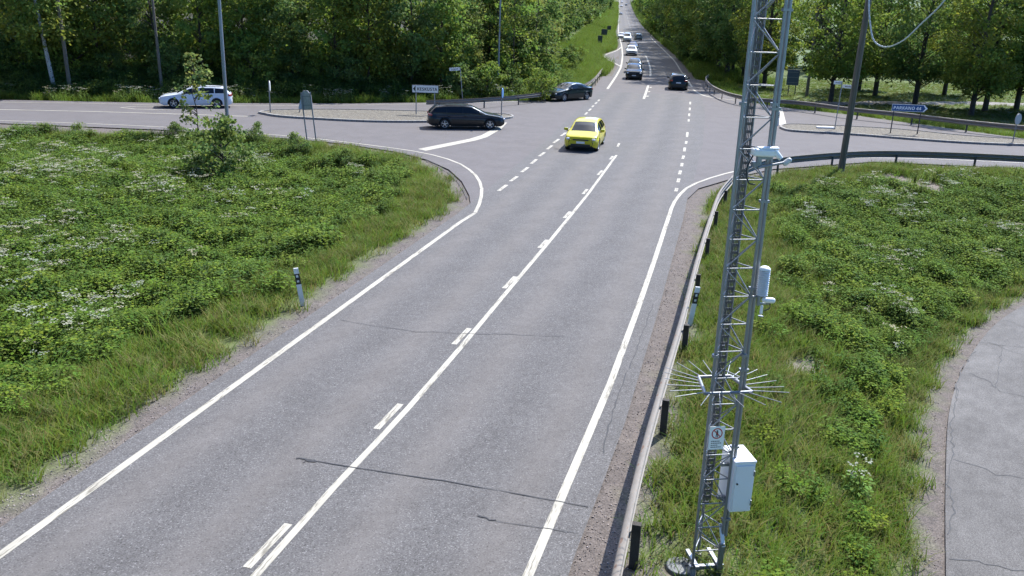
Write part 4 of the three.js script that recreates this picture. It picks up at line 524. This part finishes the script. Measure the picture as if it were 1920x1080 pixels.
// park trees behind the blue sign
[[1373, 140, 'leafy tree by the curled end of the lawn guard rail'], [1392, 155, 'leafy tree just past the curled end of the lawn rail'], [1432, 165, 'leafy tree hidden partly by the lattice mast, beside the dark board'], [1557, 191, 'leafy tree directly behind the crossed street name plates'], [1715, 196, 'leafy tree directly behind the blue direction sign'], [1820, 218, 'thick-trunked tree closest to the rail on the lawn, one of two side by side'], [1846, 209, 'second of the two thick-trunked trees side by side on the lawn'], [1905, 206, 'tree on the lawn behind the grey round sign'], [1960, 215, 'tree beyond the grey round sign, outermost on the lawn'], [1640, 180, 'tree on the lawn just beyond the brown utility pole'], [1610, 170, 'tree on the lawn farther behind the brown utility pole'], [1770, 178, 'tree across the footpath, behind the arrow tip of the blue sign']].forEach(([a, b, lab]) => { const p = onGround(a, b); tree('linden', p.x, -p.z, 'park_tree', lab, 'trees on the lawn', { s: 0.95 + TR() * 0.12 }); });
for (let x = 26; x < 100; x += 4.6) for (const dF of [0, 9]) tree(TR() < 0.2 ? 'spruce' : 'back', x + TR() * 3, 128 + dF + TR() * 5 - (x - 26) * 0.2, 'park_tree', 'tree in the dense belt behind the lawn', 'tree belt behind the lawn', { s: 0.68 + TR() * 0.15 });
// the wood goes on beside and behind the camera (mirrored in the dark car paint)
for (let i = 0; i < 26; i++) { const a = lerp(-0.62, 0.62, i / 25) * Math.PI, rr = 58 + TR() * 10, x = Math.sin(a) * rr, F = -Math.cos(a) * rr; tree('far', x, F, 'forest_tree', 'tree of the wood behind the viewpoint', 'wood behind the viewpoint', { s: 1.2 }); }
// shrubs and the sapling
{ const p = onGround(425, 352); tree('shrub', p.x, -p.z, 'shrub', 'dark leafy shrub standing out of the white-flowered weeds', undefined, { s: 1.42, category: 'shrub' }); }
for (const [a, b, s] of [[560, 300, 0.6], [330, 268, 0.5], [480, 275, 0.55], [700, 360, 0.45], [650, 320, 0.45]]) { const p = onGround(a, b); tree('shrub', p.x, -p.z, 'shrub', 'low green shrub mixed into the weeds by the side road', 'low shrubs in the weeds', { s, category: 'shrub' }); }
{ const p = onGround(372, 252); tree('sapling', p.x, -p.z, 'sapling', 'thin young sapling with sparse pale leaves by the side road', undefined, { s: 1, category: 'sapling' }); }
for (let i = 0; i < 22; i++) { const x = -46 + i * 2.25 + TR(), F = edgeF(x) - 1.2 + TR() * 3.5; tree('bush', x, F, 'forest_bush', 'low bush in the shade under the wood edge', 'bushes under the wood edge', { s: 0.65 + TR() * 0.45, category: 'bush' }); }
for (let i = 0; i < 12; i++) { const F = 80 + i * 4.5, x = xL(F) - 5.4 - TR() * 2.4; tree('bush', x, F, 'bank_bush', 'low bush on the grass bank above the guard rail', 'bushes on the bank', { s: 0.4 + TR() * 0.4, category: 'bush' }); }
console.log('trees done', treeCount);

// ------------------------------------------------------------------ grass, weeds, white umbels (uncountable)
const grassMat = phys([1, 1, 1], 0.94, { vertexColors: true, transmission: 0.42, thickness: 0, side: THREE.DoubleSide, specularIntensity: 0.15 });
function tuftGeo(n, h, spread, w, seed, c0, c1) {
  const r = rng(seed), p = [], nr = [], c = [];
  for (let i = 0; i < n; i++) { const a = r() * 6.283, q = spread * Math.sqrt(r()), x = Math.cos(a) * q, z = Math.sin(a) * q, hh = h * (0.5 + r() * 0.6), la = r() * 6.283, ln = hh * (0.45 + r() * 0.85), dx = Math.cos(la), dz = Math.sin(la), ww = w * (0.7 + r() * 0.6), t = r(), rgb = c0.map((v, k) => lerp(v, c1[k], t) * (0.8 + r() * 0.4));
    const A = V(x - dz * ww, 0, z + dx * ww), B = V(x + dz * ww, 0, z - dx * ww), C = V(x + dx * ln * 0.35 + dz * ww * 0.8, hh * 0.62, z + dz * ln * 0.35 - dx * ww * 0.8), D = V(x + dx * ln * 0.35 - dz * ww * 0.8, hh * 0.62, z + dz * ln * 0.35 + dx * ww * 0.8), T = V(x + dx * ln, hh, z + dz * ln), N = V(-dx * 0.35, 0.85, -dz * 0.35).normalize();
    for (const q of [A, C, B, A, D, C, D, T, C]) { p.push(q.x, q.y, q.z); nr.push(N.x, N.y, N.z); c.push(...rgb); } }
  const g = new THREE.BufferGeometry(); g.setAttribute('position', new THREE.Float32BufferAttribute(p, 3)); g.setAttribute('normal', new THREE.Float32BufferAttribute(nr, 3)); g.setAttribute('color', new THREE.Float32BufferAttribute(c, 3)); return g;
}
function weedGeo(n, h, spread, size, seed, col, white) {
  const r = rng(seed), L = new Leaves();
  for (let i = 0; i < n; i++) { const a = r() * 6.283, q = spread * Math.sqrt(r()), y = h * (0.5 + 0.5 * r()) * (1 - 0.4 * (q / spread) ** 2), nor = V((r() - 0.5) * 0.7, 1, (r() - 0.5) * 0.7).normalize(), dir = V(Math.cos(a) + (r() - 0.5), -0.15, Math.sin(a) + (r() - 0.5)); dir.addScaledVector(nor, -dir.dot(nor)).normalize(); const f = 0.7 + r() * 0.6, e = (r() - 0.5) * 0.25; L.leaf(Math.cos(a) * q, y, Math.sin(a) * q, size * (0.6 + r() * 0.8), dir, nor, [col[0] * f * (1 + e), col[1] * f, col[2] * f]); }
  for (let i = 0; i < 6; i++) { const a = r() * 6.283, q = spread * 0.5 * r(); L.leaf(Math.cos(a) * q, 0, Math.sin(a) * q, h * 0.9, V((r() - 0.5) * 0.3, 1, (r() - 0.5) * 0.3).normalize(), V(Math.cos(a), 0.1, Math.sin(a)).normalize(), [0.1, 0.15, 0.03], 0.02); }
  for (let i = 0; i < white; i++) { const a = r() * 6.283, q = spread * 1.05 * Math.sqrt(r()), y = h * (1.0 + r() * 0.22), cx = Math.cos(a) * q, cz = Math.sin(a) * q; for (let k = 0; k < 9; k++) { const b = r() * 6.283, d = 0.055 * Math.sqrt(r()), nor = V((r() - 0.5) * 0.5, 1, (r() - 0.5) * 0.5).normalize(), dir = V(Math.cos(b), 0, Math.sin(b)); dir.addScaledVector(nor, -dir.dot(nor)).normalize(); const w = 0.3 + r() * 0.18; L.leaf(cx + Math.cos(b) * d, y + (r() - 0.5) * 0.02, cz + Math.sin(b) * d, 0.032 + r() * 0.02, dir, nor, [w, w * 1.0, w * 0.74]); } L.leaf(cx, y - h * 0.55, cz, h * 0.55, V(0, 1, 0), V(Math.cos(a), 0, Math.sin(a)), [0.12, 0.17, 0.04], 0.02); }
  return L.geo();
}
function scatter(name, label, geos, seed, count, area, accept) {
  const r = rng(seed), lists = geos.map(() => []), m = new THREE.Matrix4(), q = new THREE.Quaternion(), e = new THREE.Euler(), col = new THREE.Color();
  for (let i = 0; i < count; i++) {
    const F = area[2] + (area[3] - area[2]) * r(), x = area[0] + (area[1] - area[0]) * r(), u = r(), k = Math.floor(r() * geos.length), rot = r() * 6.283, t1 = (r() - 0.5) * 0.3, sc = 0.75 + r() * 0.5, tone = 0.8 + r() * 0.4, warm = (r() - 0.5);
    const px = toPx(V(x, 0, -F)); if (px[2] < 0 || px[0] < -160 || px[0] > 2080 || px[1] > 1260) continue;
    const d = asphaltDist(x, F), a = accept(x, F, d, u); if (!a) continue;
    const y = terrain(x, F, d), s = sc * a; m.compose(V(x, y - 0.02, -F), q.setFromEuler(e.set(t1, rot, t1 * 0.7)), V(s, s * (0.85 + u * 0.3), s)); lists[k].push([m.clone(), tone * (1 + warm * 0.16), tone, tone * (1 - warm * 0.2)]);
  }
  lists.forEach((l, k) => { if (!l.length) return; const im = new THREE.InstancedMesh(geos[k], grassMat, l.length); im.name = numbered(name); im.userData = { kind: 'stuff', label }; l.forEach(([mm, a, b, c], i) => { im.setMatrixAt(i, mm); im.setColorAt(i, col.setRGB(a, b, c)); }); im.castShadow = im.receiveShadow = true; scene.add(im); });
  console.log(name, lists.map((l) => l.length).join());
}
const G0 = [0.082, 0.146, 0.014], G1 = [0.128, 0.178, 0.022], DRY = [0.2, 0.19, 0.07];
const tufts = [1, 2, 3].map((s) => tuftGeo(20, 0.27, 0.18, 0.0078, s, G0, s === 3 ? DRY : G1)), bigTufts = [4, 5].map((s) => tuftGeo(26, 0.7, 0.22, 0.011, s, G0, G1));
const weeds = [1, 2, 3].map((s) => weedGeo(115, 0.64, 0.28, 0.058, 20 + s, [[0.112, 0.19, 0.017], [0.15, 0.21, 0.019], [0.086, 0.16, 0.021]][s - 1], 0)), parsley = [1, 2].map((s) => weedGeo(56, 0.72, 0.24, 0.07, 30 + s, [0.15, 0.23, 0.045], 4));
const patch = (x, F, k, o) => noise2(x * k + o, F * k - o) * 0.6 + noise2(x * k * 2.7 + o, F * k * 2.7) * 0.4;
const bankPath = (x, F) => polyDist(pathPoly, x, -F);
// verge grass of the weedy triangle
scatter('verge_grass', 'green grass along the edge of the weedy field', tufts, 1, 62000, [-34, 3, 6, 50], (x, F, d, u) => { if (region(x, F) !== 'weeds' || d < 0.3) return 0; const n = patch(x, F, 0.5, 3) * 0.5; if (x < -18 && d < 2 && F > 40) return 0; return u < sstep(d + n, 0.3, 1.5) * (1 - 0.55 * sstep(d, 4, 7)) ? 1 + F * 0.008 : 0; });
scatter('leafy_weeds', 'dense leafy weeds filling the field between the roads', weeds, 2, 80000, [-34, 3, 6, 50], (x, F, d, u) => { if (region(x, F) !== 'weeds') return 0; const n = patch(x, F, 0.35, 8) * 2; return u < sstep(d + n, 2.2, 5.6) ? 0.95 + 0.4 * patch(x, F, 0.55, 1) + F * 0.004 : 0; });
scatter('cow_parsley', 'white-flowered cow parsley among the weeds', parsley, 3, 36000, [-34, 3, 6, 50], (x, F, d, u) => { if (region(x, F) !== 'weeds') return 0; const n = patch(x, F, 0.16, 20), west = sstep(-x, 4, 16); return d > 4 && u < 0.2 * sstep(n + west * 0.5, 0.2, 0.95) ? 1.05 + F * 0.006 : 0; });
scatter('meadow_grass', 'taller grass stems rising through the weeds', bigTufts, 21, 14000, [-34, 3, 6, 50], (x, F, d, u) => region(x, F) === 'weeds' && d > 2 && u < 0.5 * sstep(patch(x, F, 0.3, 44), 0, 0.6) ? 0.95 : 0);
scatter('meadow_grass', 'taller grass stems on the lower bank', bigTufts, 22, 12000, [1, 32, 8, 48], (x, F, d, u) => region(x, F) === 'bank' && d > 2 && bankPath(x, F) > 0.8 && u < 0.5 * sstep(patch(x, F, 0.35, 54), -0.1, 0.6) ? 0.75 : 0);
// bank below the guard rail
scatter('bank_grass', 'long grass on the bank between guard rail and cycle path', tufts, 4, 60000, [-1, 30, 6, 48], (x, F, d, u) => { if (region(x, F) !== 'bank' || d < 0.72) return 0; const dp = bankPath(x, F), n = patch(x, F, 0.5, 5) * 0.6; if (dp < 0.3 || F > 50) return 0; if (Math.hypot(x - DIRT.x, (F + DIRT.z) * 0.6) < 1.35 + n * 0.5) return 0; const bare = sstep(noise2(x * 0.35 + 30, F * 0.35), 0.72, 0.95) * sstep(6 - d, 0, 3) + 0.75 * sstep(1.1 - Math.hypot(x - mastBase.x - 0.4, F + mastBase.z + 0.2), 0, 0.6); return u < sstep(d + n * 0.6, 0.6, 1.3) * sstep(dp + n * 0.5, 0.3, 0.9) * (1 - bare) ? 1 + F * 0.007 : 0; });
scatter('bank_weeds', 'leafy weeds covering the lower bank', weeds, 5, 62000, [1, 32, 8, 48], (x, F, d, u) => { if (region(x, F) !== 'bank') return 0; const dp = bankPath(x, F), n = patch(x, F, 0.4, 12) * 2.2; if (dp < 0.9) return 0; if (Math.hypot(x - DIRT.x, (F + DIRT.z) * 0.6) < 1.5 + n * 0.15) return 0; return u < sstep(d + n, 3.0, 7.0) * sstep(dp + n * 0.4, 0.9, 2.8) * 0.9 ? 0.85 + 0.35 * patch(x, F, 0.6, 2) + F * 0.004 : 0; });
scatter('cow_parsley', 'white-flowered plants scattered over the lower bank', parsley, 6, 16000, [3, 32, 10, 46], (x, F, d, u) => { if (region(x, F) !== 'bank' || d < 4 || bankPath(x, F) < 1.4) return 0; return u < 0.4 * sstep(patch(x, F, 0.22, 31), 0.05, 0.6) ? 0.85 + F * 0.006 : 0; });
// tall grass at the edge of the wood and along the far banks
scatter('wood_edge_grass', 'tall grass strip between side road and wood', bigTufts, 7, 30000, [-55, 14, 56, 112], (x, F, d, u) => { if (region(x, F) !== 'wood' || d < 0.5) return 0; const lim = F > 80 ? 8 : 3.4; return u < sstep(d, 0.5, 1.1) * (1 - sstep(d, lim, lim + 2)) ? 0.9 + patch(x, F, 0.3, 2) * 0.25 : 0; });
scatter('cow_parsley', 'white-flowered weeds along the wood edge', parsley, 8, 9000, [-50, 2, 56, 78], (x, F, d, u) => region(x, F) === 'wood' && d > 1 && d < 3.4 && u < 0.5 * sstep(patch(x, F, 0.3, 9), -0.1, 0.5) ? 1.5 : 0);
scatter('forest_undergrowth', 'dark undergrowth on the forest floor', weeds, 9, 16000, [-60, 8, 64, 100], (x, F, d, u) => region(x, F) === 'wood' && d > 3.2 && d < 16 && u < 0.8 ? 1.9 : 0);
scatter('far_bank_grass', 'rough grass on the banks of the far main road', bigTufts, 10, 50000, [0, 60, 100, 300], (x, F, d, u) => { const s = x - xMid(F); return d > 0.6 && d < 9 && (s < 0 || u < 0.5) ? 1.5 : 0; });
scatter('far_bank_grass', 'rough grass on the climbing verges of the far main road', bigTufts, 23, 30000, [20, 110, 280, 760], (x, F, d, u) => d > 0.6 && d < 8 ? 3 : 0);
scatter('lawn_edge_grass', 'unmown grass under the rail beside the lawn', bigTufts, 11, 16000, [14, 60, 54, 110], (x, F, d, u) => region(x, F) === 'park' && d > 0.5 && d < 3.2 ? 0.6 : 0);
scatter('lawn_grass', 'mown lawn grass behind the rail', tufts, 12, 30000, [20, 75, 58, 112], (x, F, d, u) => region(x, F) === 'park' && d > 2.5 && parkPath(x, F) > 0 ? 0.7 : 0);

{ // loose stones on the gravel shoulders
  const r = rng(5150), g = new THREE.IcosahedronGeometry(1, 0).scale(1, 0.6, 0.8), list = [], m = new THREE.Matrix4(), q = new THREE.Quaternion(), e = new THREE.Euler(), c = new THREE.Color();
  for (let i = 0; i < 150000 && list.length < 24000; i++) { const F = 6 + 34 * r() * r(), x = -11 + 30 * r(), k = r(), a = r() * 6.28, px = toPx(V(x, 0, -F)); if (px[0] < -60 || px[0] > 1980 || px[1] > 1150) continue; const d = asphaltDist(x, F), bank = region(x, F) === 'bank', dp = bank ? bankPath(x, F) : 9; if (!((d > 0.02 && d < (bank ? 0.95 : 0.7)) || (dp > 0.02 && dp < 0.6) || (bank && Math.hypot(x - mastBase.x, F + mastBase.z) < 1.3) || Math.hypot(x - DIRT.x, (F + DIRT.z) * 0.6) < 1)) continue; list.push([x, terrain(x, F, d), -F, 0.005 + 0.013 * k * k, a, r()]); }
  const im = new THREE.InstancedMesh(g, std([1, 1, 1], 0.95), list.length); list.forEach(([x, y, z, k, a, t], i) => { im.setMatrixAt(i, m.compose(V(x, y + k * 0.3, z), q.setFromEuler(e.set(a, a * 2, 0)), V(k, k, k))); const v = 0.14 + t * 0.24; im.setColorAt(i, c.setRGB(v * 1.12, v * 0.95, v * 0.86)); });
  im.name = 'gravel_stones'; im.userData = { kind: 'stuff', label: 'loose reddish stones along the road shoulders' }; im.castShadow = im.receiveShadow = true; scene.add(im);
}

renderer.render(scene, camera);
